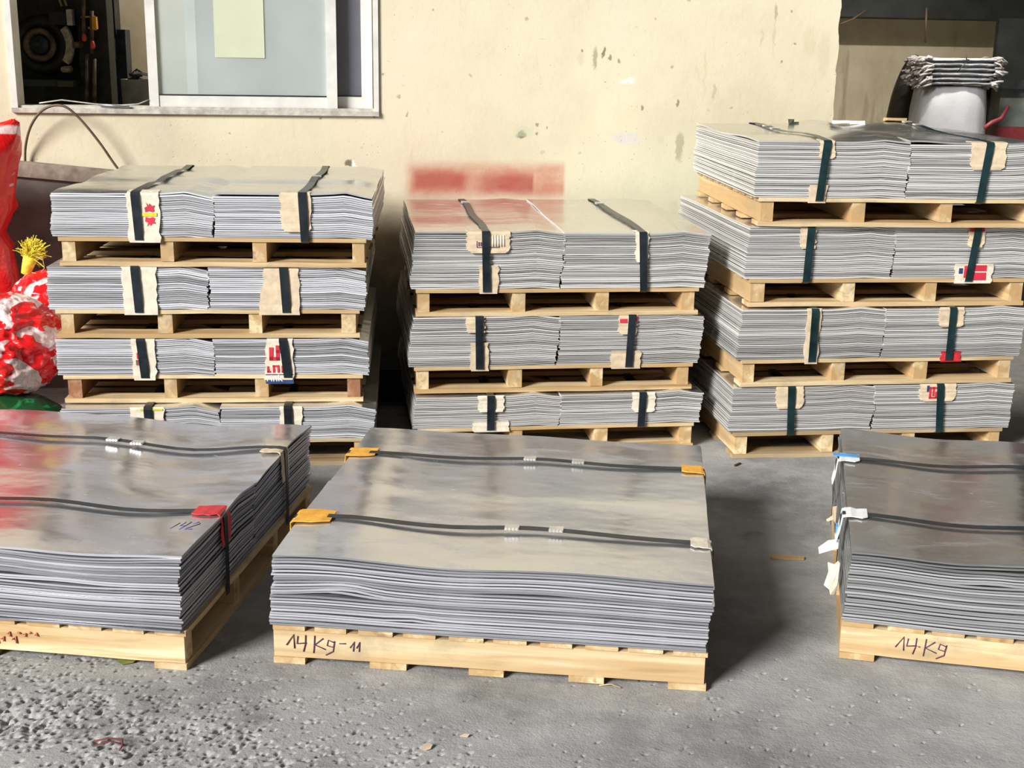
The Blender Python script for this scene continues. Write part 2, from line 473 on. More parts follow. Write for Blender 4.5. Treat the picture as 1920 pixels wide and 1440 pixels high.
def wall_material():
    M = Mat('cream_plaster', (0.8, 0.74, 0.54), 0.85)
    co = M.co()
    big = M.noise(M.map(), 1.3, 6, 0.6)
    mid = M.noise(M.map(), 6.0, 6, 0.65)
    base = M.ramp(big, [(0.32, (0.60, 0.535, 0.385)), (0.52, (0.70, 0.63, 0.455)), (0.72, (0.725, 0.665, 0.51))])
    base = M.mix(M.ramp(mid, [(0.55, 0.0), (0.78, 0.5)]), base, (0.66, 0.58, 0.44))
    warp = M.n('ShaderNodeTexNoise')
    warp.inputs['Scale'].default_value = 22.0
    warp.inputs['Detail'].default_value = 4
    M.l(co, warp.inputs['Vector'])
    dv = M.n('ShaderNodeVectorMath', operation='MULTIPLY_ADD')
    M.l(warp.outputs['Color'], dv.inputs[0])
    dv.inputs[1].default_value = (0.05, 0.05, 0.05)
    M.l(co, dv.inputs[2])
    sp = M.n('ShaderNodeSeparateXYZ')
    M.l(dv.outputs[0], sp.inputs[0])
    X, Z = M.math('SUBTRACT', sp.outputs[0], 0.025), M.math('SUBTRACT', sp.outputs[2], 0.025)
    rawsp = M.n('ShaderNodeSeparateXYZ')
    M.l(co, rawsp.inputs[0])
    RX, RZ = rawsp.outputs[0], rawsp.outputs[2]

    def ell(cx, cz, rx, rz, soft=0.15, x=None, z=None):
        a = M.math('DIVIDE', M.math('SUBTRACT', x or X, cx), rx)
        b = M.math('DIVIDE', M.math('SUBTRACT', z or Z, cz), rz)
        d = M.math('SQRT', M.math('ADD', M.math('MULTIPLY', a, a), M.math('MULTIPLY', b, b)))
        mr = M.n('ShaderNodeMapRange')
        mr.inputs['From Min'].default_value = 1 - soft
        mr.inputs['From Max'].default_value = 1 + soft
        mr.inputs['To Min'].default_value = 1
        mr.inputs['To Max'].default_value = 0
        M.l(d, mr.inputs['Value'])
        return mr.outputs[0]

    def band(v, lo, hi, slo, shi):
        def step(a0, a1):
            mr = M.n('ShaderNodeMapRange', interpolation_type='SMOOTHSTEP')
            mr.inputs['From Min'].default_value = a0
            mr.inputs['From Max'].default_value = a1
            M.l(v, mr.inputs['Value'])
            return mr.outputs[0]
        return M.math('MULTIPLY', step(lo - slo, lo + slo), M.math('SUBTRACT', 1.0, step(hi - shi, hi + shi)))

    def stain(base, mask, col, amt=1.0):
        return M.mix(M.math('MULTIPLY', mask, amt), base, col)

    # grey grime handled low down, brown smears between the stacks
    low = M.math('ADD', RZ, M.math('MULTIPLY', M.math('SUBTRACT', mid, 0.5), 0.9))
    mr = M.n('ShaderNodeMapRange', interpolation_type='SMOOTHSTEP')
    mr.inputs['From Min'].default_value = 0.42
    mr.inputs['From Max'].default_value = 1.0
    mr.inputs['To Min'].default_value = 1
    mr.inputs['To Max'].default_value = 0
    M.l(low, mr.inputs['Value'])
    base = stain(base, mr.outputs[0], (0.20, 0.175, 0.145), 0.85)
    # pinkish haze round the sprayed red patch
    base = stain(base, ell(-0.50, 1.15, 0.30, 0.40, 0.9, RX, RZ), (0.74, 0.58, 0.44), 0.45)
    # greenish damp to the right
    base = stain(base, ell(0.75, 0.95, 0.45, 0.22, 0.6), (0.58, 0.57, 0.42), 0.55)
    # red sprayed patch: soft top and bottom, two denser runs
    body = M.math('MULTIPLY', band(RX, -0.53, 0.245, 0.03, 0.012), band(RZ, 0.90, 1.055, 0.035, 0.035))
    body = M.math('MULTIPLY', body, M.ramp(M.noise(M.map((1, 1, 1.5)), 9, 4), [(0.3, 0.55), (0.65, 1.0)]))
    base = stain(base, body, (0.52, 0.17, 0.11), 0.85)
    base = stain(base, M.math('MULTIPLY', band(RX, -0.50, -0.245, 0.02, 0.03), band(RZ, 0.93, 1.02, 0.03, 0.03)), (0.40, 0.055, 0.04), 0.75)
    base = stain(base, M.math('MULTIPLY', band(RX, -0.16, 0.09, 0.10, 0.008), band(RZ, 0.92, 1.01, 0.03, 0.03)), (0.38, 0.05, 0.04), 0.75)
    # chips, holes and rubs
    dark = (0.20, 0.16, 0.09)
    chips = None
    for (cx, cz, rx, rz, col, am) in ((0.028, 1.200, 0.020, 0.022, (0.06, 0.06, 0.035), 1), (0.04, 1.215, 0.045, 0.03, (0.55, 0.54, 0.38), 0.6),
                                      (-0.815, 1.062, 0.021, 0.021, (0.20, 0.16, 0.11), 1), (-0.79, 1.055, 0.012, 0.018, (0.85, 0.84, 0.80), 0.9),
                                      (0.541, 1.465, 0.036, 0.014, (0.74, 0.74, 0.70), 0.9), (0.552, 1.185, 0.070, 0.030, (0.60, 0.57, 0.53), 0.85),
                                      (0.82, 1.15, 0.018, 0.065, (0.34, 0.33, 0.20), 0.7), (0.38, 1.57, 0.010, 0.05, dark, 0.55),
                                      (0.42, 1.60, 0.009, 0.024, dark, 0.9), (0.455, 1.58, 0.008, 0.014, dark, 0.8), (0.31, 1.57, 0.02, 0.03, (0.6, 0.54, 0.4), 0.6),
                                      (-0.02, 1.86, 0.05, 0.014, dark, 0.8), (0.62, 1.34, 0.008, 0.014, dark, 0.8), (0.80, 1.36, 0.007, 0.016, dark, 0.8),
                                      (0.93, 1.50, 0.007, 0.11, (0.62, 0.53, 0.36), 0.7), (0.98, 1.42, 0.010, 0.035, (0.45, 0.37, 0.24), 0.6),
                                      (1.27, 1.80, 0.008, 0.035, (0.42, 0.36, 0.22), 0.8), (1.27, 1.70, 0.005, 0.06, (0.55, 0.47, 0.30), 0.6),
                                      (1.21, 1.68, 0.008, 0.04, (0.55, 0.47, 0.33), 0.6), (1.45, 1.66, 0.035, 0.07, (0.62, 0.53, 0.37), 0.6),
                                      (1.53, 1.60, 0.03, 0.10, (0.60, 0.51, 0.35), 0.55), (0.13, 1.115, 0.010, 0.012, (0.5, 0.44, 0.33), 0.8),
                                      (-0.53, 1.30, 0.005, 0.014, (0.40, 0.30, 0.18), 0.9), (0.10, 1.25, 0.007, 0.008, dark, 0.7), (0.15, 1.24, 0.006, 0.008, dark, 0.7)):
        base = stain(base, ell(cx, cz, rx, rz, 0.25), col, am)
    # fine speckle and flaked specks
    vo = M.n('ShaderNodeTexVoronoi')
    vo.inputs['Scale'].default_value = 26.0
    M.l(M.map((1.0, 1, 1.6)), vo.inputs['Vector'])
    patch = M.ramp(M.noise(M.map(), 2.3, 3), [(0.50, 0.0), (0.66, 1.0)])
    spk = M.math('MULTIPLY', M.ramp(vo.outputs['Distance'], [(0.05, 1.0), (0.13, 0.0)]), patch)
    base = stain(base, spk, (0.36, 0.30, 0.19), 0.75)
    vo2 = M.n('ShaderNodeTexVoronoi')
    vo2.inputs['Scale'].default_value = 9.0
    M.l(dv.outputs[0], vo2.inputs['Vector'])
    nick = M.math('MULTIPLY', M.ramp(vo2.outputs['Distance'], [(0.045, 1.0), (0.085, 0.0)]), M.ramp(M.noise(M.map(loc=(2, 0, 5)), 3.1, 2), [(0.40, 0.0), (0.50, 1.0)]))
    base = stain(base, nick, (0.27, 0.22, 0.13), 0.85)
    rub = M.ramp(M.noise(M.map((14, 1, 3), rot=(0, 0.35, 0)), 1.5, 5, 0.65, 0.8), [(0.62, 0.0), (0.76, 1.0)])
    base = stain(base, rub, (0.52, 0.44, 0.31), 0.40)
    crk = M.ramp(M.noise(M.map((3, 1, 26), loc=(7, 0, 1), rot=(0, 0.2, 0)), 1.1, 4, 0.6, 1.2), [(0.72, 0.0), (0.76, 1.0)])
    base = stain(base, crk, (0.40, 0.33, 0.22), 0.40)
    scr = M.ramp(M.noise(M.map((60, 1, 6), rot=(0, 0.6, 0)), 1.2, 3, 0.6, 0.5), [(0.74, 0.0), (0.80, 1.0)])
    base = stain(base, scr, (0.90, 0.86, 0.74), 0.35)
    M.base(base)
    rel = M.math('SUBTRACT', M.math('ADD', M.math('MULTIPLY', mid, 0.8), M.math('MULTIPLY', M.noise(M.map(), 35, 4), 0.35)), spk)
    M.bump(rel, 0.30, 0.010)
    return M.m


MT['wall'] = wall_material()
MT['recess_wall'] = None


def recess_wall_material():
    M = Mat('dirty_cream_wall', (0.6, 0.53, 0.36), 0.9)
    f = M.noise(M.map((1, 1, 0.6)), 2.2, 6, 0.65)
    base = M.ramp(f, [(0.3, (0.50, 0.42, 0.28)), (0.55, (0.70, 0.62, 0.45)), (0.75, (0.74, 0.67, 0.52))])
    d = M.noise(M.map((7, 7, 1.2)), 1.0, 4, 0.6)
    base = M.mix(M.ramp(d, [(0.60, 0.0), (0.72, 0.7)]), base, (0.22, 0.165, 0.10))
    M.base(base)
    M.bump(f, 0.2, 0.01)
    return M.m


MT['recess_wall'] = recess_wall_material()

WIN_L, WIN_R, WIN_B, WIN_T = -2.375, -0.668, 1.298, 2.25
WEND, WTOP, WTH = 1.600, 3.0, 0.15
w = MB()
w.box(-7.0, WIN_L, 0, WTH, -0.02, WTOP)
w.box(WIN_L, WIN_R, 0, WTH, -0.02, WIN_B)
w.box(WIN_L, WIN_R, 0, WTH, WIN_T, WTOP)
w.box(WIN_R, 1.40, 0, WTH, -0.02, WTOP)
# broken right-hand arris of the wall
rr = random.Random(3)
nz = 150
vs_, fs_ = [], []
for i in range(nz + 1):
    z = -0.02 + (WTOP + 0.02) * i / nz
    e = WEND + 0.010 * noise.noise(Vector((0.3, 1.7, z * 9))) + 0.006 * noise.noise(Vector((4.3, 0.7, z * 40)))
    vs_ += [(1.40, 0, z), (e, 0.0, z), (e + 0.004, 0.03, z), (WEND, WTH, z)]
for i in range(nz):
    a, b = 4 * i, 4 * (i + 1)
    fs_ += [(a, a + 1, b + 1, b), (a + 1, a + 2, b + 2, b + 1), (a + 2, a + 3, b + 3, b + 2)]
w.add(vs_, fs_)
tag(w.build('wall_rear', MT['wall'], loc=WLOC, rz=WYAW), kind='structure')

# machine room behind the window
w = MB()
w.box(-3.6, -0.2, 2.0, 2.1, 0, 2.7)
w.box(-3.7, -3.6, WTH, 2.1, 0, 2.7)
w.box(-0.2, -0.1, WTH, 2.1, 0, 2.7)
tag(w.build('wall_machine_room', MT['recess_wall'], loc=WLOC, rz=WYAW), kind='structure')
w = MB()
w.box(-3.7, -0.1, WTH, 2.1, 2.7, 2.8)
w.box(0.9, 6.0, WTH, 2.2, 2.5, 2.6)
tag(w.build('ceiling', MT['dark_conc'], loc=WLOC, rz=WYAW), kind='structure')
# storage bay to the right of the wall
w = MB()
w.box(0.9, 6.0, 1.95, 2.05, 0, 2.6)
w.box(0.9, 1.0, WTH, 1.95, 0, 2.6)
w.box(5.9, 6.0, 0.0, 1.95, 0, 2.6)
tag(w.build('wall_storage_bay', MT['recess_wall'], loc=WLOC, rz=WYAW), kind='structure')
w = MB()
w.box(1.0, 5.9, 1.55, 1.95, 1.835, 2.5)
tag(w.build('bay_top_shade', MT['shade_dark'], loc=WLOC, rz=WYAW), kind='structure')  # dark block standing in for the shade along the bay's top
w = MB()
w.box(1.60, 6.0, 0.0, 0.25, 2.15, 2.6)
tag(w.build('trim_2', MT['dark_conc'], loc=WLOC, rz=WYAW), kind='structure')
# low kerb at the foot of the wall
w = MB()
for i in range(14):
    x0 = -2.9 + i * 0.32
    w.box(x0, x0 + 0.318, -0.10, 0.0, 0.0, 0.07, 0.002)
tag(w.build('baseboard_rear', MT['dark_conc'], loc=WLOC, rz=WYAW), kind='structure')


# ------------------------------------------------------------------ floor
def floor_material():
    M = Mat('worn_concrete', (0.33, 0.33, 0.32), 0.9)
    a = M.noise(M.map(), 1.4, 6, 0.6)
    b = M.noise(M.map(), 9.0, 6, 0.65)
    base = M.ramp(a, [(0.32, (0.19, 0.189, 0.187)), (0.50, (0.32, 0.318, 0.313)), (0.70, (0.45, 0.446, 0.44))])
    base = M.mix(M.ramp(b, [(0.45, 0.0), (0.75, 0.6)]), base, (0.50, 0.495, 0.485))
    oil = M.noise(M.map(loc=(3.1, 1.2, 0)), 3.1, 4, 0.55)
    base = M.mix(M.ramp(oil, [(0.62, 0.0), (0.74, 0.65)]), base, (0.12, 0.115, 0.112))
    vo = M.n('ShaderNodeTexVoronoi')
    vo.inputs['Scale'].default_value = 95.0
    M.l(co2 := M.map((1, 0.7, 1)), vo.inputs['Vector'])
    sp = M.ramp(vo.outputs['Distance'], [(0.10, 1.0), (0.24, 0.0)])
    base = M.mix(M.math('MULTIPLY', sp, 0.30), base, (0.52, 0.51, 0.49))
    M.base(base)
    h = M.math('ADD', M.math('MULTIPLY', M.noise(M.map(), 40, 6, 0.7), 0.7), M.math('MULTIPLY', M.noise(M.map(), 150, 3, 0.6), 0.4))
    M.bump(h, 0.55, 0.008)
    return M.m


MT['floor'] = floor_material()
fx0, fx1, fy0, fy1, fs = -1.50, 1.50, 2.45, 3.35, 0.0032
nx, ny = int((fx1 - fx0) / fs), int((fy1 - fy0) / fs)
xs = np.linspace(fx0, fx1, nx); ys = np.linspace(fy0, fy1, ny)
XX, YY = np.meshgrid(xs, ys)
HH = np.zeros_like(XX)
rs = np.random.RandomState(5)


def stamp(cx, cy, a, lx, ly, depth, power=1.5):
    r = max(lx, ly) * 2.2
    i0, i1 = np.searchsorted(xs, cx - r), np.searchsorted(xs, cx + r)
    j0, j1 = np.searchsorted(ys, cy - r), np.searchsorted(ys, cy + r)
    if i1 - i0 < 2 or j1 - j0 < 2:
        return
    dx = XX[j0:j1, i0:i1] - cx; dy = YY[j0:j1, i0:i1] - cy
    u = (dx * math.cos(a) + dy * math.sin(a)) / lx
    v = (-dx * math.sin(a) + dy * math.cos(a)) / ly
    HH[j0:j1, i0:i1] += depth * np.exp(-(u * u + v * v) ** power)


n_p = 0
while n_p < 2300:
    x, y = rs.uniform(fx0, fx1), rs.uniform(fy0, 3.28)
    # most of the surface has worn through towards the near left
    den = np.clip(1.05 - (x + 1.2) * 0.62 - (y - 2.6) * 1.25, 0.03, 1.0) * (0.45 + 0.55 * (noise.noise(Vector((x * 3.1, y * 3.1, 0.4))) + 0.5))
    if rs.rand() > den:
        continue
    n_p += 1
    big = np.clip(0.55 + 0.5 * den, 0.5, 1.05)
    stamp(x, y, rs.normal(0.75, 0.35), rs.uniform(0.006, 0.014) * big, rs.uniform(0.0035, 0.0060) * big, -rs.uniform(0.007, 0.013) * big)
    if rs.rand() < 0.35:
        stamp(x + rs.normal(0, 0.012), y + rs.normal(0, 0.012), rs.uniform(0, 3), rs.uniform(0.005, 0.010), rs.uniform(0.004, 0.007), rs.uniform(0.001, 0.0025))
for k in range(160):
    stamp(rs.uniform(fx0, fx1), rs.uniform(fy0, fy1), rs.uniform(0, 3), rs.uniform(0.05, 0.14), rs.uniform(0.03, 0.08), rs.uniform(-0.0035, 0.0035), 1.0)
edge = np.minimum(np.minimum(XX - fx0, fx1 - XX), np.minimum(YY - fy0, fy1 - YY))
HH *= np.clip(edge / 0.06, 0, 1)
HH -= 0.0015 * np.clip(edge / 0.06, 0, 1)
HH = np.where(YY > 3.0, np.minimum(HH, 0.0), HH)
fv = np.stack([XX.ravel(), YY.ravel(), HH.ravel()], 1)
idx = np.arange(nx * ny).reshape(ny, nx)
ff = np.stack([idx[:-1, :-1].ravel(), idx[:-1, 1:].ravel(), idx[1:, 1:].ravel(), idx[1:, :-1].ravel()], 1)
nb = len(fv)
out = [(-30, -30, 0), (30, -30, 0), (30, 30, 0), (-30, 30, 0), (fx0, fy0, 0), (fx1, fy0, 0), (fx1, fy1, 0), (fx0, fy1, 0)]
fv = np.concatenate([fv, np.array(out, float)])
ff2 = [(nb, nb + 1, nb + 5, nb + 4), (nb + 1, nb + 2, nb + 6, nb + 5), (nb + 2, nb + 3, nb + 7, nb + 6), (nb + 3, nb, nb + 4, nb + 7)]
me = bpy.data.meshes.new('floor')
allf = np.concatenate([ff, np.array(ff2)])
me.vertices.add(len(fv)); me.vertices.foreach_set('co', fv.ravel())
me.loops.add(allf.size); me.loops.foreach_set('vertex_index', allf.ravel().astype(np.int32))
me.polygons.add(len(allf)); me.polygons.foreach_set('loop_start', np.arange(0, allf.size, 4, dtype=np.int32))
me.polygons.foreach_set('use_smooth', np.concatenate([np.ones(len(ff), bool), np.zeros(4, bool)]))
me.update(calc_edges=True); me.validate()
me.materials.append(MT['floor'])
fo = bpy.data.objects.new('floor', me); COL.objects.link(fo)
tag(fo, kind='structure')

# ------------------------------------------------------------------ window
win = empty('window_1', WLOC, WYAW)
tag(win, kind='structure')
m = MB()
m.box(WIN_L, WIN_L + 0.028, -0.012, 0.115, WIN_B, WIN_T)
m.box(WIN_R - 0.024, WIN_R, -0.012, 0.115, WIN_B, WIN_T)
m.box(WIN_L, WIN_R, -0.012, 0.115, WIN_T - 0.03, WIN_T)
m.build('window_frame', MT['alu'], win)
m = MB()
m.box(WIN_L, WIN_R, -0.018, 0.115, WIN_B - 0.014, WIN_B + 0.008)
m.box(WIN_L, WIN_R, 0.000, 0.004, WIN_B + 0.008, WIN_B + 0.020)
m.box(WIN_L, WIN_R, 0.046, 0.050, WIN_B + 0.008, WIN_B + 0.020)
m.box(WIN_L, WIN_R, 0.092, 0.096, WIN_B + 0.008, WIN_B + 0.020)
m.build('window_track', MT['alu_dirty'], win)


def sash(s0, s1, d0, d1, wl, wr, zb, gl):
    f = MB()
    f.box(s0, s0 + wl, d0, d1, zb, WIN_T - 0.03)
    f.box(s1 - wr, s1, d0, d1, zb, WIN_T - 0.03)
    f.box(s0 + wl, s1 - wr, d0 + 0.004, d1 - 0.004, zb + 0.002, zb + 0.062)
    f.box(s0 + wl, s1 - wr, d0 + 0.004, d1 - 0.004, WIN_T - 0.075, WIN_T - 0.03)
    so = f.build('sash', MT['alu'], win)
    g = MB()
    g.box(s0 + wl, s1 - wr, (d0 + d1) / 2 - 0.002, (d0 + d1) / 2 + 0.002, zb + 0.058, WIN_T - 0.07)
    g.build('pane', gl, so)
    k = MB()
    k.box(s0 + wl, s1 - wr, d0 + 0.002, d0 + 0.010, zb + 0.058, zb + 0.064)
    k.build('gasket', MT['black_iron'], so)
    return so


sash(-1.748, -0.866, 0.006, 0.040, 0.044, 0.050, WIN_B + 0.014, MT['glass'])
sash(-1.575, -0.698, 0.052, 0.086, 0.050, 0.052, WIN_B + 0.016, MT['glass_dark'])
m = MB()
m.box(-1.437, -1.206, 0.0, 0.0012, 1.547, 2.12, 0.001)
o = m.build('paper_sheet', MT['paper'], loc=Vector(WLOC) + Vector((0, 0.0193, 0)), rz=WYAW)
tag(o, 'pale yellow paper sheet stuck on the window pane', 'paper')

# loose wire and metal rod lying along the sill
m = MB()
m.tube([(-2.25, -0.008, WIN_B + 0.03), (-2.15, 0.0, WIN_B + 0.045), (-2.0, 0.005, WIN_B + 0.028), (-1.88, -0.004, WIN_B + 0.024), (-1.80, 0.0, WIN_B + 0.030), (-1.75, 0.004, WIN_B + 0.05)], 0.0035, 6)
tag(m.build('wire', MT['wire'], loc=WLOC, rz=WYAW), 'thin grey wire trailing along the open window sill', 'wire')
m = MB()
m.tube([(-1.98, -0.010, WIN_B + 0.026), (-1.84, -0.012, WIN_B + 0.018)], 0.006, 8)
tag(m.build('metal_rod', MT['steel'], loc=WLOC, rz=WYAW), 'short bright metal rod on the window sill', 'rod')

# ------------------------------------------------------------------ machinery behind the open window
MY = 7.05
mach = empty('press_machine', (at(110, 100, MY).x, MY, 0))
tag(mach, 'dark iron press machine with a big flywheel seen through the open window', 'machine')
mo = Vector(mach.location)


def ML(px, py, dy=0.0):
    p = at(px, py, MY + dy) - mo
    return p


m = MB()
a, b = ML(10, 210), ML(150, -60)
m.box(a.x, b.x, 0.16, 0.30, 0.0, b.z)
m.build('body', MT['black_iron'], mach)
c = ML(72, 84)
m = MB()
R_ = 0.155
m.lathe([(R_ * 0.60, 0.10), (R_, 0.10), (R_ * 1.02, 0.02), (R_ * 0.98, -0.02), (R_ * 0.62, -0.02), (R_ * 0.58, 0.0), (R_ * 0.58, 0.10)], 40, (c.x, 0.05, c.z), 'y')
m.build('flywheel', MT['black_iron'], mach)
m = MB()
m.lathe([(R_ * 0.50, 0.02), (R_ * 0.57, -0.005), (R_ * 0.47, -0.015), (R_ * 0.36, -0.005), (R_ * 0.34, 0.05)], 40, (c.x + 0.005, 0.01, c.z), 'y')
m.build('flywheel_rim', MT['rust_iron'], mach)
m = MB()
m.lathe([(0.0, -0.03), (R_ * 0.30, -0.028), (R_ * 0.34, 0.03)], 24, (c.x, 0.03, c.z), 'y')
m.lathe([(0.0, -0.06), (R_ * 0.12, -0.058), (R_ * 0.14, 0.0)], 16, (c.x, 0.03, c.z), 'y')
m.build('hub', MT['blue_iron'], mach)
m = MB()
pts = []
for k in range(11):
    t = -0.62 + 1.24 * k / 10
    pts.append((t,))
vs_, fs_ = [], []
for k in range(11):
    t = -0.62 + 1.24 * k / 10
    for rr_ in (R_ * 0.86, R_ * 1.10):
        for dy in (-0.03, 0.0):
            vs_.append((c.x + 0.012 + rr_ * math.cos(t), 0.03 + dy, c.z + rr_ * math.sin(t)))
for k in range(10):
    q, r_ = 4 * k, 4 * (k + 1)
    fs_ += [(q, q + 2, r_ + 2, r_), (q + 1, r_ + 1, r_ + 3, q + 3), (q, r_, r_ + 1, q + 1), (q + 2, q + 3, r_ + 3, r_ + 2)]
fs_ += [(0, 1, 3, 2), (40, 42, 43, 41)]
m.add(vs_, fs_)
m.build('brake_band', MT['pale_iron'], mach)
m = MB()
p = ML(145, 84); m.lathe([(0, -0.06), (0.016, -0.055), (0.019, 0.05)], 14, (p.x, 0.02, p.z), 'y')
m.build('bolt_head', MT['rust_iron'], mach)
m = MB()
p = ML(122, 130); m.lathe([(0, -0.05), (0.016, -0.045), (0.02, 0.05)], 14, (p.x, 0.02, p.z), 'y')
m.build('bolt_head', MT['pale_iron'], mach)
m = MB()
a, b = ML(98, 46), ML(138, 22); m.box(a.x, b.x, -0.04, 0.16, a.z, b.z, 0.004)
m.build('motor_housing', MT['black_iron'], mach)
m = MB()
a, b = ML(133, 48), ML(141, 18); m.box(a.x, b.x, -0.06, -0.02, a.z, b.z, 0.001)
m.build('cover_plate', MT['steel'], mach)
m = MB()
a, b = ML(20, 160), ML(145, 150); m.box(a.x, b.x, -0.06, 0.2, a.z, b.z)
m.build('bed_rail', MT['blue_iron'], mach)
m = MB()
a, b = ML(118, 162), ML(144, 152); m.box(a.x, b.x, -0.075, -0.06, a.z, b.z)
m.build('maker_plate', simple('olive_plate', (0.09, 0.10, 0.06), 0.6), mach)
for q in ((112, 12, 119, -15), (121, 11, 127, -15)):
    m = MB()
    m.tube([ML(q[0] + 4, q[1], 0), ML(q[0], q[1] - 10, 0.01), ML(q[2] - 8, q[3], 0.05)], 0.006, 8)
    m.build('hose', simple('olive_hose', (0.30, 0.31, 0.16), 0.5), mach)
m = MB()
a, b = ML(150, 205), ML(189, -60); m.box(a.x, b.x, 0.05, 0.16, 0.0, b.z)
m.build('column', MT['black_iron'], mach)
m = MB()
for q0, q1 in (((157, 66), (157, -20)), ((172, 100), (172, 20)), ((163, 205), (163, 100)), ((177, 200), (177, 110))):
    m.tube([ML(*q0), ML(*q1)], 0.011, 8)
m.build('upright_pipes', MT['rust_iron'], mach)
m = MB()
a = ML(152, 32); b = ML(178, 31); c2 = ML(181, 55); d = ML(166, 52)
m.tube([a, b], 0.005, 6); m.box(b.x - 0.011, b.x + 0.011, -0.02, 0.01, c2.z, b.z, 0.002); m.tube([d, c2], 0.007, 6)
m.build('lever_bracket', MT['orange'], mach)
for q in ((160, 70), (176, 84)):
    m = MB()
    p = ML(*q); m.lathe([(0, 0.022), (0.008, 0.018), (0.013, 0.0), (0.011, -0.018), (0, -0.022)], 12, (p.x, -0.02, p.z))
    m.build('red_knob', MT['redpaint'], mach)

cab = empty('control_cabinet', (at(212, 120, 7.42).x, 7.42, 0))
tag(cab, 'dark blue steel cabinet with latch handles standing beside the flywheel', 'cabinet')
co_ = Vector(cab.location)
CL = lambda px, py: at(px, py, 7.42) - co_
m = MB(); a, b = CL(190, 215), CL(234, 56); m.box(a.x, b.x, 0, 0.09, 0, b.z, 0.002); m.build('body', MT['blue_iron'], cab)
m = MB(); a, b = CL(191, 100), CL(216, 2); m.box(a.x, b.x, -0.03, 0.07, a.z + 0.1, b.z + 0.1, 0.002); m.build('upper_box', MT['black_iron'], cab)
for y0, y1 in ((205, 150), (147, 115), (112, 72)):
    m = MB(); a, b = CL(192, y0), CL(218, y1); m.box(a.x, b.x, -0.03, 0, a.z, b.z, 0.002); d_ = m.build('door_panel', MT['black_iron'], cab)
    if y0 != 147:
        m = MB(); p = CL(196, (y0 + y1) / 2 - 14); m.tube([(p.x - 0.01, -0.05, p.z + 0.012), (p.x + 0.03, -0.055, p.z - 0.012)], 0.006, 8); m.build('handle', MT['steel'], d_)

bk = empty('bucket', (at(255, 190, 6.80).x, 6.80, 0))
tag(bk, 'grey bucket of dark scrap standing behind the open window', 'bucket')
bo = Vector(bk.location); za, zb_ = at(255, 215, 6.8).z, at(255, 150, 6.8).z
m = MB(); m.lathe([(0.0, za - 0.4), (0.058, za - 0.4), (0.070, zb_), (0.073, zb_ + 0.004), (0.066, zb_ + 0.004), (0.062, zb_ - 0.02), (0, zb_ - 0.02)], 28); m.build('shell', MT['grey_bin'], bk)
for k in range(9):
    a_ = rnd.uniform(0, 6.28); r0 = rnd.uniform(0, 0.04)
    p0 = Vector((r0 * math.cos(a_), r0 * math.sin(a_), zb_ + rnd.uniform(-0.01, 0.03)))
    m = MB(); m.tube([p0, p0 + Vector((rnd.uniform(-.05, .05), rnd.uniform(-.03, .03), rnd.uniform(0, .03))), p0 + Vector((rnd.uniform(-.06, .06), rnd.uniform(-.03, .03), rnd.uniform(-.01, .02)))], rnd.uniform(0.006, 0.013), 6)
    m.build('scrap_piece', MT['steel'] if k % 4 == 0 else MT['black_iron'], bk)

# added, unseen lamps that brighten the two rooms behind the wall
def fill_lamp(loc, label, watts, col):
    e = empty('added_fill_lamp', loc, WYAW)
    tag(e, label, 'lamp')
    mm = MB(); mm.box(-0.30, 0.30, -0.05, 0.05, 0.0, 0.05); mm.build('housing', MT['alu'], e)
    em = bpy.data.materials.new('fill_tube'); em.use_nodes = True
    em.node_tree.nodes['Principled BSDF'].inputs['Emission Color'].default_value = (*col, 1)
    em.node_tree.nodes['Principled BSDF'].inputs['Emission Strength'].default_value = 6.0
    mm = MB(); mm.tube([(-0.28, 0, -0.03), (0.28, 0, -0.03)], 0.016, 10); mm.build('tube', em, e)
    ld = bpy.data.lights.new('fill_light', 'AREA'); ld.shape = 'RECTANGLE'; ld.size = 0.56; ld.size_y = 0.05; ld.energy = watts; ld.color = col
    lo = bpy.data.objects.new('fill_light', ld); COL.objects.link(lo); lo.parent = e; lo.location = (0, 0, -0.06)


fill_lamp((-1.6, 7.6, 2.62), 'added unseen lamp brightening the machine room', 14, (1.0, 0.93, 0.80))
fill_lamp((2.3, 7.0, 2.40), 'added unseen lamp brightening the storage bay', 32, (1.0, 0.95, 0.86))

# ------------------------------------------------------------------ pallets
DW, WL = 1.1975, 1.15          # the side across the stringers, the side along them
PH = 0.112
TB, TS = 0.016, 0.078          # top board / stringer height; the bottom boards fill the rest


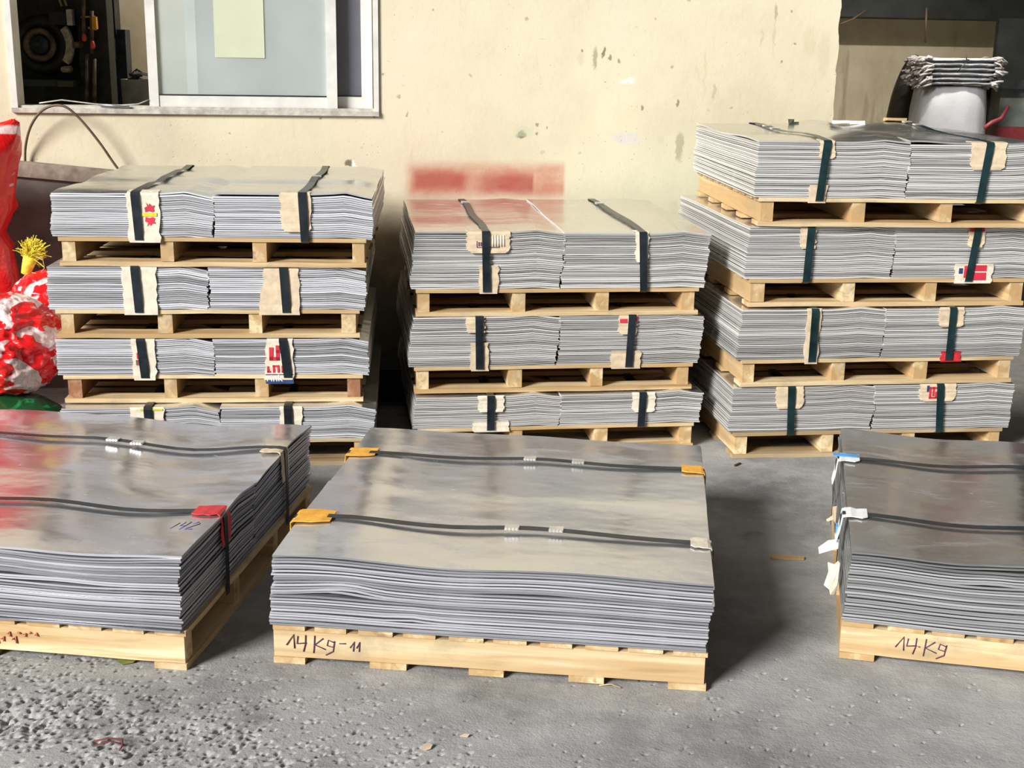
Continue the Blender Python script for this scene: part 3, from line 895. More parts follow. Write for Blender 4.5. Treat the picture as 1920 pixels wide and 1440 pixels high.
def pallet(loc, rz, label, group, axis='y', inset=0.0, seed=1, grey=False, nbot=5, red_ends=()):
    """axis y: stringer ends face the yard; axis x: a stringer's long side faces the yard"""
    r = random.Random(seed)
    e = empty('wooden_pallet', loc, rz)
    tag(e, label, 'pallet', group)
    A, B = DW - 2 * inset, WL            # A across stringers, B along

    def put(a0, a1, b0, b1, z0, z1, name, mat, jit=0.0025, bend=0.0):
        # box with a few cuts along its long axis so that boards can bow a little
        mb = MB()
        long_a = (a1 - a0) > (b1 - b0)
        n = 8 if long_a or True else 2
        vs_, fs_ = [], []
        for i in range(n + 1):
            t = i / n
            w_ = bend * math.sin(math.pi * t) + r.uniform(-jit, jit) * 0.6
            e0, e1 = r.uniform(-jit, jit) * 0.7, r.uniform(-jit, jit) * 0.7
            if long_a:
                a = a0 + (a1 - a0) * t
                ring = [(a, b0 + e0, z0 + w_), (a, b1 + e1, z0 + w_), (a, b1 + e1, z1 + w_), (a, b0 + e0, z1 + w_)]
            else:
                b = b0 + (b1 - b0) * t
                ring = [(a0 + e0, b, z0 + w_), (a1 + e1, b, z0 + w_), (a1 + e1, b, z1 + w_), (a0 + e0, b, z1 + w_)]
            for (a_, b_, z_) in ring:
                vs_.append((inset + a_, b_, z_) if axis == 'y' else (b_, inset + a_, z_))
        for i in range(n):
            q, s = 4 * i, 4 * (i + 1)
            for k in range(4):
                k2 = (k + 1) % 4
                fs_.append((q + k, q + k2, s + k2, s + k))
        fs_ += [(3, 2, 1, 0), tuple(4 * n + k for k in range(4))]
        mb.add(vs_, fs_)
        return fix_normals(mb.build(name, mat, e))

    wa, wb = ('x', 'y') if axis == 'y' else ('y', 'x')
    m_board = MT['wood_grey_x'] if (grey and wa == 'x') else MT['wood_' + wa]
    m_str = MT['wood_' + wb]
    zb0 = PH - TB - TS
    # bottom boards
    nb_ = nbot
    for i in range(nb_):
        wd = r.uniform(0.085, 0.10)
        b0 = (B - wd) * i / (nb_ - 1)
        put(0, A, b0, b0 + wd, 0.0, zb0 - 0.0005, 'bottom_board', m_board, 0.002, 0.0)
    # stringers
    for i, c_ in enumerate((0.030, 0.352, 0.655, 0.970)):
        wd = r.uniform(0.046, 0.056)
        c0 = min(max(A * c_ - wd / 2 + r.uniform(-0.008, 0.008), 0.008), A - wd - 0.008)
        if axis == 'x' and i == 0:
            c0 = 0.004
        put(c0, c0 + wd, 0.006 if axis == 'y' else 0.0, B - 0.006, zb0, zb0 + TS - 0.0005, 'stringer', MT['wood_red_y'] if i in red_ends else m_str, 0.0018)
    # deck boards
    nd_ = 10
    for i in range(nd_):
        wd = r.uniform(0.080, 0.094)
        b0 = (B - wd) * i / (nd_ - 1) + (r.uniform(-0.006, 0.006) if 0 < i < nd_ - 1 else 0)
        put(0, A, b0, b0 + wd, PH - TB, PH - 0.0008, 'deck_board', m_board, 0.0018)
    return e


# ------------------------------------------------------------------ bundles of sheets
def sheet_mesh(x0, x1, y0, y1, zf, th, nx_, ny_):
    X_, Y_ = np.meshgrid(np.linspace(x0, x1, nx_ + 1), np.linspace(y0, y1, ny_ + 1))
    Z_ = zf(X_, Y_)
    top = np.stack([X_.ravel(), Y_.ravel(), (Z_ + th).ravel()], 1)
    bot = np.stack([X_.ravel(), Y_.ravel(), Z_.ravel()], 1)
    id_ = np.arange((nx_ + 1) * (ny_ + 1)).reshape(ny_ + 1, nx_ + 1)
    q = np.stack([id_[:-1, :-1].ravel(), id_[:-1, 1:].ravel(), id_[1:, 1:].ravel(), id_[1:, :-1].ravel()], 1)
    N = len(top)
    ring = np.concatenate([id_[0, :], id_[1:, -1], id_[-1, -2::-1], id_[-2:0:-1, 0]])
    k = len(ring)
    side = np.concatenate([top[ring], bot[ring]])
    s = np.arange(k); s2 = (s + 1) % k
    sq = np.stack([2 * N + k + s, 2 * N + k + s2, 2 * N + s2, 2 * N + s], 1)
    v = np.concatenate([top, bot, side])
    f = np.concatenate([q, q[:, ::-1] + N, sq])
    me = bpy.data.meshes.new('sheet')
    me.vertices.add(len(v)); me.vertices.foreach_set('co', v.ravel())
    me.loops.add(f.size); me.loops.foreach_set('vertex_index', f.ravel().astype(np.int32))
    me.polygons.add(len(f)); me.polygons.foreach_set('loop_start', np.arange(0, f.size, 4, dtype=np.int32))
    sm = np.zeros(len(f), bool); sm[:2 * len(q)] = True
    me.polygons.foreach_set('use_smooth', sm)
    me.polygons.foreach_set('material_index', np.where(sm, 0, 1).astype(np.int32))
    me.update(calc_edges=True)
    return me


def gs(x, c, s):
    return np.exp(-((x - c) / s) ** 2)


PITCH_S = 0.0078


def bundle(loc, rz, h, label, group, axis, mat, seed, relief, lean=(0, 0), seam=0.0, gaps=(), topfn=None, jit=0.0035):
    """relief(u, v, half, t): height of a sheet's undulation; t = 0 at the bottom of the stack, 1 at the top"""
    r = random.Random(seed)
    e = empty('sheet_bundle', loc, rz)
    tag(e, label, 'sheet metal', group)
    X1, Y1 = (DW, WL) if axis == 'y' else (WL, DW)
    N = max(10, round(h / PITCH_S))
    pitch = h / N
    for half in (0, 1):
        drift = 0.0
        for k in range(N):
            t = k / (N - 1)
            drift = drift * 0.7 + r.uniform(-jit, jit)
            jx, jy = drift + r.uniform(-jit, jit) * 0.5, r.uniform(-jit, jit) * 0.8
            g = 0.0015
            wob = seam * math.sin(3.0 * t + half) + r.uniform(-0.002, 0.002)
            if axis == 'y':
                xa, xb = (0, X1 / 2 - g + wob) if half == 0 else (X1 / 2 + g + wob, X1)
                ya, yb = 0, Y1
            else:
                xa, xb = 0, X1
                ya, yb = (0, Y1 / 2 - g) if half == 0 else (Y1 / 2 + g, Y1)
            dx, dy = lean[0] * t + jx, lean[1] * t + jy
            is_top = k == N - 1
            z0 = k * pitch
            th = pitch * (r.uniform(0.66, 0.90) if axis == 'y' else r.uniform(0.60, 0.86))
            amp = r.uniform(-0.0006, 0.0006); ph = r.uniform(0, 6.28); fr = r.uniform(3, 9)

            def zf(X_, Y_, half=half, t=t, z0=z0, k=k, amp=amp, ph=ph, fr=fr, is_top=is_top):
                if axis == 'y':
                    u = (X_ - (0 if half == 0 else X1 / 2)) / (X1 / 2); v = Y_ / Y1
                else:
                    u = X_ / X1; v = (Y_ - (0 if half == 0 else Y1 / 2)) / (Y1 / 2)
                Z_ = z0 + relief(u, v, half, t) + amp * np.sin(fr * u * 2 + ph)
                for (gh, gk, gu, gw, ga) in gaps:
                    if gh == half and k >= gk * N:
                        Z_ = Z_ + ga * gs(u, gu, gw) * gs(v, 0.0, 0.5) * max(0.0, 1 - (k - gk * N) / (0.35 * N))
                if is_top and topfn is not None:
                    Z_ = Z_ + topfn(X_, Y_, half)
                return Z_
            nx_, ny_ = (22, 5) if axis == 'y' else (30, 4)
            if is_top:
                nx_, ny_ = (44, 40) if axis == 'y' else (60, 30)
            me = sheet_mesh(xa + dx, xb + dx, ya + dy, yb + dy, zf, th, nx_, ny_)
            me.materials.append(mat)
            me.materials.append(EDGE[mat.name])
            o = bpy.data.objects.new('sheet', me)
            COL.objects.link(o)
            o.parent = e
    e['h'] = h
    return e


def strap_path(e, pts, wdt, side, nrm, mat):
    m = MB()
    n = len(pts)
    m.ribbon(pts, side, [-wdt / 2] * n, [wdt / 2] * n, 0.0014, nrm)
    return fix_normals(m.build('strap', mat, e))


def smooth_path(pts, nrm, sub=4):
    P, Nn = [], []
    for i in range(len(pts) - 1):
        a, b = Vector(pts[i]), Vector(pts[i + 1])
        for k in range(sub):
            t = k / sub
            P.append(a.lerp(b, t)); Nn.append(Vector(nrm[i]).lerp(Vector(nrm[i + 1]), t).normalized())
    P.append(Vector(pts[-1])); Nn.append(Vector(nrm[-1]).normalized())
    return P, Nn


def strap_back(e, h, u_top, u_bot, ztop, mat, width=0.030, seals=()):
    """strap running front to back over a bundle; ztop(x, y) surface height"""
    xt, xb = u_top * DW, u_bot * DW
    f = -0.0125
    P = [(xb, 0.05, -0.022), (xb, 0.010, -0.020), (xb, f, -0.010)]
    N_ = [(0, 0, -1), (0, -0.7, -0.7), (0, -1, 0)]
    for k in range(1, 6):
        t = k / 6
        P.append((xb + (xt - xb) * t, f, -0.010 + (h + 0.006) * t)); N_.append((0, -1, 0))
    zt = lambda y: ztop(xt, y) + 0.003
    P.append((xt, f, zt(0) - 0.008)); N_.append((0, -1, 0.15))
    P.append((xt, f + 0.006, zt(0) + 0.001)); N_.append((0, -0.7, 0.7))
    for k in range(0, 9):
        y = 0.02 + (WL - 0.04) * k / 8
        sag = 0.004 * math.sin(math.pi * k / 8)
        P.append((xt + 0.003 * math.sin(k * 1.3), y, zt(y) + 0.001 + sag)); N_.append((0, 0, 1))
    P.append((xt, WL + 0.007, zt(WL) - 0.004)); N_.append((0, 0.7, 0.7))
    P.append((xt, WL + 0.009, zt(WL) - 0.03)); N_.append((0, 1, 0))
    P.append((xb, WL + 0.009, 0.0)); N_.append((0, 1, 0))
    s = strap_path(e, P, width, (1, 0, 0), N_, mat)
    for y in seals:
        m = MB()
        m.box(xt - width * 0.62, xt + width * 0.62, y - 0.016, y + 0.016, zt(y) + 0.002, zt(y) + 0.009, 0.001)
        m.build('seal', MT['seal'], s)
    return s


def pad_front(e, h, x, xl, xr, kind, length, mat, seed, topz=None, flare=0.0, wrap=0.05):
    """a torn piece of card folded round the front edge, under the strap"""
    r = random.Random(seed)
    P, N_, wl, wr = [], [], [], []
    f = -0.0035
    if kind in ('top', 'full'):
        zt = (topz(x, 0) if topz else h)
        if topz:
            P += [(x, wrap, topz(x, wrap) + 0.0015), (x, 0.012, zt + 0.0018)]; N_ += [(0, 0, 1), (0, -0.1, 1)]
        P += [(x, -0.001, zt + 0.0006)]; N_ += [(0, -0.7, 0.7)]
        bot = zt - length if kind == 'top' else -0.020
        n = 9
        for k in range(n + 1):
            P.append((x, f - r.uniform(0, 0.0016) - (0.003 if k > n - 2 else 0), zt - 0.007 + (bot - zt + 0.007) * k / n)); N_.append((0, -1, 0))
    else:
        n = 7
        for k in range(n + 1):
            P.append((x, f - r.uniform(0, 0.0016) - (0.002 if k == 0 else 0), length + (-0.020 - length) * k / n)); N_.append((0, -1, 0))
    m_ = len(P)
    a_, b_ = xl, xr
    for i in range(m_):
        t = i / (m_ - 1)
        jl, jr = r.uniform(-0.005, 0.005), r.uniform(-0.005, 0.005)
        rd = 1.0
        if kind == 'top' and i > m_ - 3:
            rd = 0.80 if i == m_ - 1 else 0.94
        wl.append(a_ * rd + jl - flare * t); wr.append(b_ * rd + jr)
    m = MB()
    m.ribbon(P, (1, 0, 0), wl, wr, 0.0022, N_)
    return fix_normals(m.build('edge_protector', mat, e))


def marks(parent, rects, mat, y=-0.0085, name='printed_mark'):
    m = MB()
    for (x0, x1, z0, z1) in rects:
        m.box(x0, x1, y, y + 0.002, z0, z1)
    return m.build(name, mat, parent)


# relief of the rear bundles: every sheet is creased near 0.84 of its width and drops to the seam
def relief_rear(A=0.006, B=0.012, sag=0.0, seed=0):
    def fn(u, v, half, t):
        z = A * np.clip(1 - np.abs(u - 0.84) / 0.22, 0, 1) ** 1.5 - B * np.clip((u - 0.84) / 0.16, 0, 1)
        z = z * (0.45 + 0.55 * t) * (1 - 0.35 * v)
        z = z + 0.0025 * t * np.sin(v * 9 + seed) * (0.5 + 0.5 * np.sin(u * 3 + half))
        z = z + sag * (0.5 + 0.5 * t) * u * 0
        return z
    return fn


STACKS = {
    'left': dict(n='stack under the window', ln='left rear stack', mat='sheet_x', strap='strap', yaw=None,
                 L=[(-1.7388, 4.8007, 0.0629, 0.8974, 0.1688), (-1.7683, 4.7986, 0.0800, 0.6179, 0.1675), (-1.7604, 4.8091, 0.0800, 0.3572, 0.1487), (-1.7330, 4.7500, 0.0850, 0.112, 0.1332)],
                 S=[((0.265, 0.272), (0.783, 0.789)), ((0.275, 0.282), (0.741, 0.748)), ((0.270, 0.280), (0.725, 0.738)), ((0.273, 0.276), (0.720, 0.722))]),
    'mid': dict(n='middle rear stack', ln='', mat='sheet_y', strap='strap', yaw=None,
                L=[(-0.4095, 5.0231, 0.1250, 0.6773, 0.2303), (-0.4167, 5.0197, 0.1330, 0.3595, 0.2058), (-0.4011, 4.9800, 0.1450, 0.112, 0.1355)],
                S=[((0.248, 0.253), (0.777, 0.787)), ((0.235, 0.238), (0.759, 0.753)), ((0.266, 0.266), (0.793, 0.790))]),
    'right': dict(n='tall right rear stack', ln='', mat='sheet_y', strap='strap_green', yaw=None,
                  L=[(0.9284, 5.0166, 0.0750, 1.063, 0.222), (0.9134, 5.0265, 0.1150, 0.7391, 0.2119), (0.895, 4.9915, 0.1300, 0.4185, 0.2086), (0.8815, 5.0002, 0.1219, 0.112, 0.1945)],
                  S=[((0.228, 0.214), (0.768, 0.752)), ((0.213, 0.208), (0.789, 0.772)), ((0.258, 0.258), (0.742, 0.742)), ((0.208, 0.215), (0.735, 0.746))]),
}
PADS = {
    ('left', 0): [(0, -.036, .083, 'full', 0, 'card_pale', 0), (1, -.081, .030, 'top', .145, 'card', 0)],
    ('left', 1): [(0, -.053, .073, 'full', 0, 'card_pale', 0), (1, -.075, .055, 'full', 0, 'card', .025)],
    ('left', 2): [(0, -.040, .050, 'full', 0, 'card_pale', 0), (1, -.070, .030, 'full', 0, 'card_pale', .012)],
    ('left', 3): [(0, -.073, .060, 'full', 0, 'card_pale', 0), (1, -.030, .053, 'full', 0, 'card_pale', 0)],
    ('mid', 0): [(0, -.074, .098, 'top', .083, 'card', 0), (0, -.030, .048, 'bot', .095, 'card', 0), (1, -.027, .026, 'top', .118, 'card_pale', 0)],
    ('mid', 1): [(0, -.054, .024, 'top', .062, 'card', 0), (0, -.035, .035, 'bot', .098, 'card', 0), (1, -.054, .022, 'top', .076, 'card', 0), (1, -.074, .050, 'bot', .056, 'card', 0)],
    ('mid', 2): [(0, -.052, .056, 'top', .066, 'card_pale', 0), (0, -.070, .076, 'bot', .028, 'card_pale', 0), (1, -.040, .055, 'top', .082, 'card_pale', 0)],
    ('right', 0): [(0, -.030, .034, 'top', .066, 'card', 0), (0, -.039, .028, 'bot', .050, 'card', 0), (1, -.070, .070, 'top', .102, 'card', 0)],
    ('right', 1): [(0, -.040, .024, 'top', .086, 'card', 0), (1, -.035, .030, 'top', .082, 'card', 0), (1, -.058, .100, 'bot', .060, 'card_pale', 0)],
    ('right', 2): [(0, -.032, .026, 'full', 0, 'card', 0), (1, -.054, .050, 'top', .078, 'card', 0), (1, -.032, .054, 'bot', .024, 'card_red', 0)],
    ('right', 3): [(0, -.062, .054, 'top', .092, 'card', 0), (1, -.084, .070, 'top', .070, 'card', 0)],
}
ORD = {4: ['topmost', 'second from the top', 'third from the top', 'lowest'], 3: ['topmost', 'middle one', 'lowest']}


def top_left(X_, Y_, half):
    return 0.0045 * np.sin(Y_ * 11 + half) + 0.002 * np.sin(Y_ * 23 + X_ * 2)


def top_mid(X_, Y_, half):
    return 0.003 * np.sin(Y_ * 8 + 1) * np.cos(X_ * 2.5) + 0.005 * gs(X_, 0.62, 0.03) * (half == 1) * gs(Y_, 0.8, 0.3)


def top_right(X_, Y_, half):
    if half == 0:
        return 0.004 * np.sin(Y_ * 7) + 0.020 * gs(X_, 0.60, 0.13) * gs(Y_, 0.35, 0.25) + 0.022 * gs(X_, 0.58, 0.10) * gs(Y_, 1.1, 0.3)
    return 0.012 * gs(X_, 0.64, 0.10) * gs(Y_, 0.2, 0.3) + 0.030 * gs(X_, 0.86, 0.15) * gs(Y_, 0.85, 0.28) - 0.004 * gs(X_, 1.15, 0.15)


for sk, S in STACKS.items():
    nL = len(S['L'])
    for i, (x, y, a, zb, h) in enumerate(S['L']):
        which = ORD[nL][i]
        seed = hash((sk == 'mid', sk == 'right', i)) % 1000
        rf = relief_rear({'left': .008, 'mid': .009, 'right': .008}[sk], {'left': .014, 'mid': .006, 'right': .004}[sk], seed=i * 2.1)
        topf = {'left': top_left, 'mid': top_mid, 'right': top_right}[sk] if i == 0 else None
        lean = {'left': (0.004, 0), 'mid': (0.016, 0), 'right': (0.010, 0)}[sk]
        b = bundle((x, y, zb + 0.0005), a, h - 0.004, 'strapped bundle of grey metal sheets, %s of the %s' % (which, S['n']), 'sheet bundles in the rear stacks',
                   'y', MT[S['mat']], seed + 11, rf, lean, 0.006 if sk != 'left' else 0.003, topfn=topf)
        hh = h - 0.004

        def zt(x_, y_, rf=rf, hh=hh, topf=topf):
            half = 0 if x_ < DW / 2 else 1
            u = (x_ - half * DW / 2) / (DW / 2)
            z = hh + float(rf(np.float64(u), np.float64(y_ / WL), half, 1.0))
            if topf is not None:
                z += float(topf(np.float64(x_), np.float64(y_), half))
            return z - 0.001
        for j, (ut, ub) in enumerate(S['S'][i]):
            strap_back(b, hh, ut, ub, zt, MT[S['strap']], 0.030, () if i else {'left': ((), (0.62,))[j:j + 1][0], 'mid': (0.93,), 'right': (0.75, 0.88)}[sk])
        for q, (si, xl, xr, kind, ln, mt, fl) in enumerate(PADS[(sk, i)]):
            ut, ub = S['S'][i][si]
            xx = (ub if kind == 'bot' else ut if kind == 'top' else (ut + ub) / 2) * DW
            p = pad_front(b, hh, xx, xl, xr, kind, ln, MT[mt], seed * 7 + q, zt if i == 0 else None, fl)
            key = (sk, i, q)
            if key == ('left', 0, 0):       # red twin animal mark over a yellow disc
                tag(p, 'pale card strip printed with two red marks and a yellow disc')
                X_ = xx + 0.050
                zc = hh * 0.52
                for sgn in (1, -1):
                    ol = [(-.018, .009), (-.004, .013), (.008, .009), (.016, .013), (.013, .024), (.018, .034), (.007, .033), (-.002, .042), (-.004, .034), (-.014, .044), (-.010, .031), (-.021, .026)]
                    m = MB(); m.prism([(X_ + ax, zc + sgn * az) for ax, az in ol], -0.0085, -0.0065); fix_normals(m.build('printed_mark', MT['ink_red'], p))
                marks(p, [(X_ - .030, X_ + .024, zc - .006, zc + .006)], MT['ink_yellow'], -0.0090)
            if key == ('left', 1, 1):
                pass
            if key == ('left', 2, 1):       # red lettering over a navy band
                tag(p, 'torn card with red lettering and a navy band')
                X_ = xx
                z0 = hh * 0.40
                marks(p, [(X_ - .062, X_ - .046, z0, z0 + .052), (X_ - .036, X_ - .022, z0, z0 + .060), (X_ - .012, X_ + .004, z0, z0 + .066), (X_ - .062, X_ - .022, z0, z0 + .014), (X_ - .036, X_ + .004, z0 + .030, z0 + .042)], MT['ink_red'])
                z1 = hh * 0.06
                marks(p, [(X_ - .072, X_ - .064, z1, z1 + .026), (X_ - .072, X_ - .058, z1, z1 + .007), (X_ - .050, X_ - .042, z1, z1 + .030), (X_ - .050, X_ - .030, z1 + .022, z1 + .030), (X_ - .032, X_ - .024, z1, z1 + .030),
                          (X_ - .016, X_ - .008, z1, z1 + .022), (X_ - .016, X_ + .004, z1, z1 + .006), (X_ - .016, X_ + .004, z1 + .022, z1 + .028), (X_ - .002, X_ + .006, z1, z1 + .028)], MT['ink_red'])
                nb2 = marks(p, [(X_ - .078, X_ + .030, -0.036, z1 - .006)], MT['ink_navy'], -0.0088, 'printed_band')
                tcu = bpy.data.curves.new('lettering', 'FONT'); tcu.body = 'rink'; tcu.size = 0.040; tcu.extrude = 0.0004
                tmp = bpy.data.objects.new('lettering_curve', tcu); COL.objects.link(tmp)
                bpy.context.view_layer.update()
                tme = bpy.data.meshes.new_from_object(tmp.evaluated_get(bpy.context.evaluated_depsgraph_get()))
                bpy.data.objects.remove(tmp, do_unlink=True); bpy.data.curves.remove(tcu)
                to = bpy.data.objects.new('lettering', tme); COL.objects.link(to); tme.materials.clear(); tme.materials.append(MT['ink_white'])
                to.parent = p; to.location = (X_ - .076, -0.0095, -0.026); to.rotation_euler = (math.pi / 2, 0, 0)
            if key == ('left', 2, 0):
                marks(p, [(xx - .022, xx - .006, hh * .45, hh * .62)], MT['ink_red']); marks(p, [(xx - .026, xx - .004, hh * .28, hh * .42)], simple('brown_print', (.25, .11, .07), .7))
            if key == ('left', 3, 0):
                marks(p, [(xx - .070, xx + .058, hh * .50, hh * .62)], MT['ink_red']); marks(p, [(xx - .03, xx + .055, hh * .92, hh * .97)], MT['ink_yellow'])
            if key == ('mid', 0, 0):
                z0 = hh - .060
                marks(p, [(xx - .035, xx + .055, z0, z0 + .002), (xx - .035, xx - .033, z0, z0 + .026), (xx - .028, xx - .024, z0 + .006, z0 + .022), (xx - .020, xx - .016, z0 + .006, z0 + .022), (xx + .053, xx + .055, z0, z0 + .012)], MT['ink_purple'])
                m = MB()
                for k in range(5):
                    m.tube([(xx + .028 + k * .011, -.007, hh - .012), (xx + .030 + k * .011, -.008, hh - .055)], .003, 5)
                m.build('corrugation', MT['card_pale'], p)
            if key == ('mid', 1, 2):
                marks(p, [(xx - .050, xx - .020, hh - .028, hh - .012)], MT['ink_red']); marks(p, [(xx + .014, xx + .022, hh - .024, hh - .002)], MT['ink_red'])
            if key == ('right', 1, 1):
                marks(p, [(xx - .033, xx + .028, hh - .018, hh - .004)], MT['ink_red'])
            if key == ('right', 1, 2):
                marks(p, [(xx - .020, xx + .002, .004, .052), (xx + .014, xx + .074, .030, .054), (xx + .014, xx + .074, -.006, .024)], MT['ink_red'])
                marks(p, [(xx - .042, xx - .026, .020, .042)], MT['ink_navy'])
            if key == ('right', 3, 1):
                z0 = hh - .060
                marks(p, [(xx - .044, xx - .036, z0, z0 + .05), (xx - .044, xx - .012, z0 + .042, z0 + .050), (xx - .030, xx - .022, z0 + .012, z0 + .05), (xx - .044, xx - .012, z0, z0 + .008), (xx - .018, xx - .010, z0, z0 + .03)], MT['ink_red'])
                marks(p, [(xx - .055, xx - .046, z0 + .03, z0 + .056)], MT['ink_navy'])
        pal = pallet((x, y, zb - PH), a, 'pine pallet under the %s bundle of the %s' % ({'middle one': 'middle'}.get(which, which), S['n']), 'pallets in the rear stacks',
                     'y', 0.022, seed + 5, grey=(i == 3), red_ends=(0, 3) if (sk == 'left' and i == 2) else ())

# ------------------------------------------------------------------ front bundles
F = {'M': (-0.632, 3.140, -0.108), 'L': (-2.0, 3.23, -0.127), 'R': (0.905, 3.219, -0.214)}
FZ = {'M': 0.193, 'L': 0.212, 'R': 0.197}


def rel_M(u, v, half, t):
    vv = (v + half) / 2
    z = 0.007 * gs(u, 0.10, 0.14) * (0.3 + 0.7 * t) - 0.003 * gs(u, 0.42, 0.12) * t - 0.006 * np.clip((u - 0.55) / 0.45, 0, 1) * t
    z = z + 0.004 * t * np.sin(vv * 7.0 + u * 2.0) + 0.003 * t * np.sin(u * 11 + vv * 3)
    z = z + (0.005 * gs(v, 1.0, 0.10) * t * (0.6 + 0.4 * np.sin(u * 9)) if half == 0 else -0.002 * t)
    return z


def rel_L(u, v, half, t):
    vv = (v + half) / 2
    z = 0.008 * t * np.sin(u * 6 + 0.5) + 0.012 * gs(vv, 0.36, 0.10) * gs(u, 1.0, 0.35) * t - 0.014 * gs(vv, 0.50, 0.07) * gs(u, 1.0, 0.3) * t
    z = z + (0.005 * gs(v, 1.0, 0.10) * t * (0.6 + 0.4 * np.sin(u * 8)) if half == 0 else 0 * u)
    z = z + 0.010 * gs(vv, 0.80, 0.10) * gs(u, 1.0, 0.3) * t + 0.004 * np.sin(u * 14 + vv) * t
    return z


def rel_R(u, v, half, t):
    vv = (v + half) / 2
    return (0.008 * np.sin(u * 13 + 1.2) * (0.25 + 0.75 * t) + 0.005 * np.sin(vv * 8 + u * 3) * t) * 0.8


def front_bundle(key, label, rel, mat, gaps, lean, seed, topfn=None):
    x, y, a = F[key]
    b = bundle((x, y, PH + 0.0005), a, FZ[key], label, 'sheet bundles in the front row', 'x', mat, seed, rel, lean, gaps=gaps, topfn=topfn, jit=0.004)

    def zt(x_, y_):
        half = 0 if y_ < DW / 2 else 1
        v = (y_ - half * DW / 2) / (DW / 2)
        z = FZ[key] + float(rel(np.float64(x_ / WL), np.float64(v), half, 1.0))
        if topfn is not None:
            z += float(topfn(np.float64(x_), np.float64(y_), half))
        return z - 0.001
    return b, zt


def strap_front(b, h, v, zt, mat, seals=(), width=0.030, dv=0.0):
    P, N_ = [], []
    P += [(-0.009, v, -0.03), (-0.009, v, h * 0.5), (-0.009, v, zt(0, v) - 0.008), (-0.003, v, zt(0, v) + 0.004)]
    N_ += [(-1, 0, 0), (-1, 0, 0), (-1, 0, 0.2), (-0.7, 0, 0.7)]
    lift = 0.006
    n = 16
    for k in range(n + 1):
        x = 0.02 + (WL - 0.03) * k / n
        P.append((x, v + dv * k / n + 0.004 * math.sin(k * 0.9), max(zt(x, v), 0) + 0.003 + lift * math.sin(math.pi * k / n))); N_.append((0, 0, 1))
    P += [(WL + 0.012, v + dv, zt(WL, v) + 0.002), (WL + 0.017, v + dv, zt(WL, v) - 0.012), (WL + 0.017, v + dv, h * 0.5), (WL + 0.015, v + dv, -0.03)]
    N_ += [(0.7, 0, 0.7), (1, 0, 0.2), (1, 0, 0), (1, 0, 0)]
    m = MB(); n2 = len(P)
    m.ribbon(P, (0, 1, 0), [-width / 2] * n2, [width / 2] * n2, 0.0014, N_)
    s = fix_normals(m.build('strap', mat, b))
    for xs_ in seals:
        m = MB(); zz = max(zt(xs_, v), 0) + 0.003 + lift * math.sin(math.pi * xs_ / WL)
        yv = v + dv * xs_ / WL
        m.box(xs_ - 0.020, xs_ + 0.020, yv - width * .58, yv + width * .58, zz + 0.0012, zz + 0.006, 0.0008)
        for kk in range(4):
            m.box(xs_ - 0.018 + kk * 0.010, xs_ - 0.012 + kk * 0.010, yv - width * .64, yv - width * .5, zz, zz + 0.008)
        m.build('seal', MT['seal'], s)
    return s


def pad_side(b, zt, v, side, inner, drop, wl, wr, mat, seed, out=0.0, label=None):
    """card folded over the left (side -1) or right (side +1) edge of a front bundle"""
    r = random.Random(seed)
    ex = (-0.004 if side < 0 else WL + 0.011)
    P, N_, A_, B_ = [], [], [], []
    n = 5
    for k in range(n):
        t = k / (n - 1)
        x = (inner * (1 - t) + 0.004 * t) if side < 0 else (WL - inner * (1 - t) + 0.002 * t)
        P.append((x, v, zt(min(max(x, 0), WL), v) + 0.0022 + 0.002 * r.random())); N_.append((0, 0, 1))
    P.append((ex, v, zt(0 if side < 0 else WL, v) + 0.0005)); N_.append((0.7 * side, 0, 0.7))
    for k in range(1, 6):
        t = k / 5
        P.append((ex + side * (0.0015 + out * t * t), v, zt(0 if side < 0 else WL, v) - 0.006 - drop * t)); N_.append((side, 0, 0.2))
    for i in range(len(P)):
        A_.append(wl + r.uniform(-.005, .005)); B_.append(wr + r.uniform(-.005, .005))
    A_[0] *= 0.7; B_[-1] *= 0.7
    m = MB()
    m.ribbon(P, (0, 1, 0), A_, B_, 0.0025, N_)
    o = fix_normals(m.build('edge_protector', mat, b))
    if label:
        o['label'] = label
    return o


bM, zM = front_bundle('M', 'strapped bundle of grey metal sheets with orange strap pads, front row centre', rel_M, MT['sheet_front'],
                      [(0, .42, .15, .07, .010), (0, .46, .20, .05, .007), (0, .14, .33, .04, .005), (0, .62, .62, .12, .004)], (0.012, 0.004), 21)
for v, dv, sl in ((0.275, 0.012, (0.612, 0.735)), (0.912, 0.006, (0.60, 0.757))):
    strap_front(bM, FZ['M'], v, zM, MT['strap'], sl, 0.028, dv)
pad_side(bM, zM, 0.275, -1, 0.105, 0.05, -0.045, 0.050, MT['card_orange'], 3, label='bright orange folded card')
pad_side(bM, zM, 0.915, -1, 0.090, 0.04, -0.040, 0.042, MT['card_orange'], 4, label='bright orange folded card')
pad_side(bM, zM, 0.287, 1, 0.045, 0.06, -0.030, 0.036, MT['card_pale'], 5, 0.004)
pad_side(bM, zM, 0.918, 1, 0.060, 0.05, -0.036, 0.036, MT['card_orange'], 6, 0.004, label='orange and white folded card')


def top_L(X_, Y_, half):
    return 0.004 * np.sin(X_ * 9 + Y_ * 4) + 0.003 * np.sin(Y_ * 13)


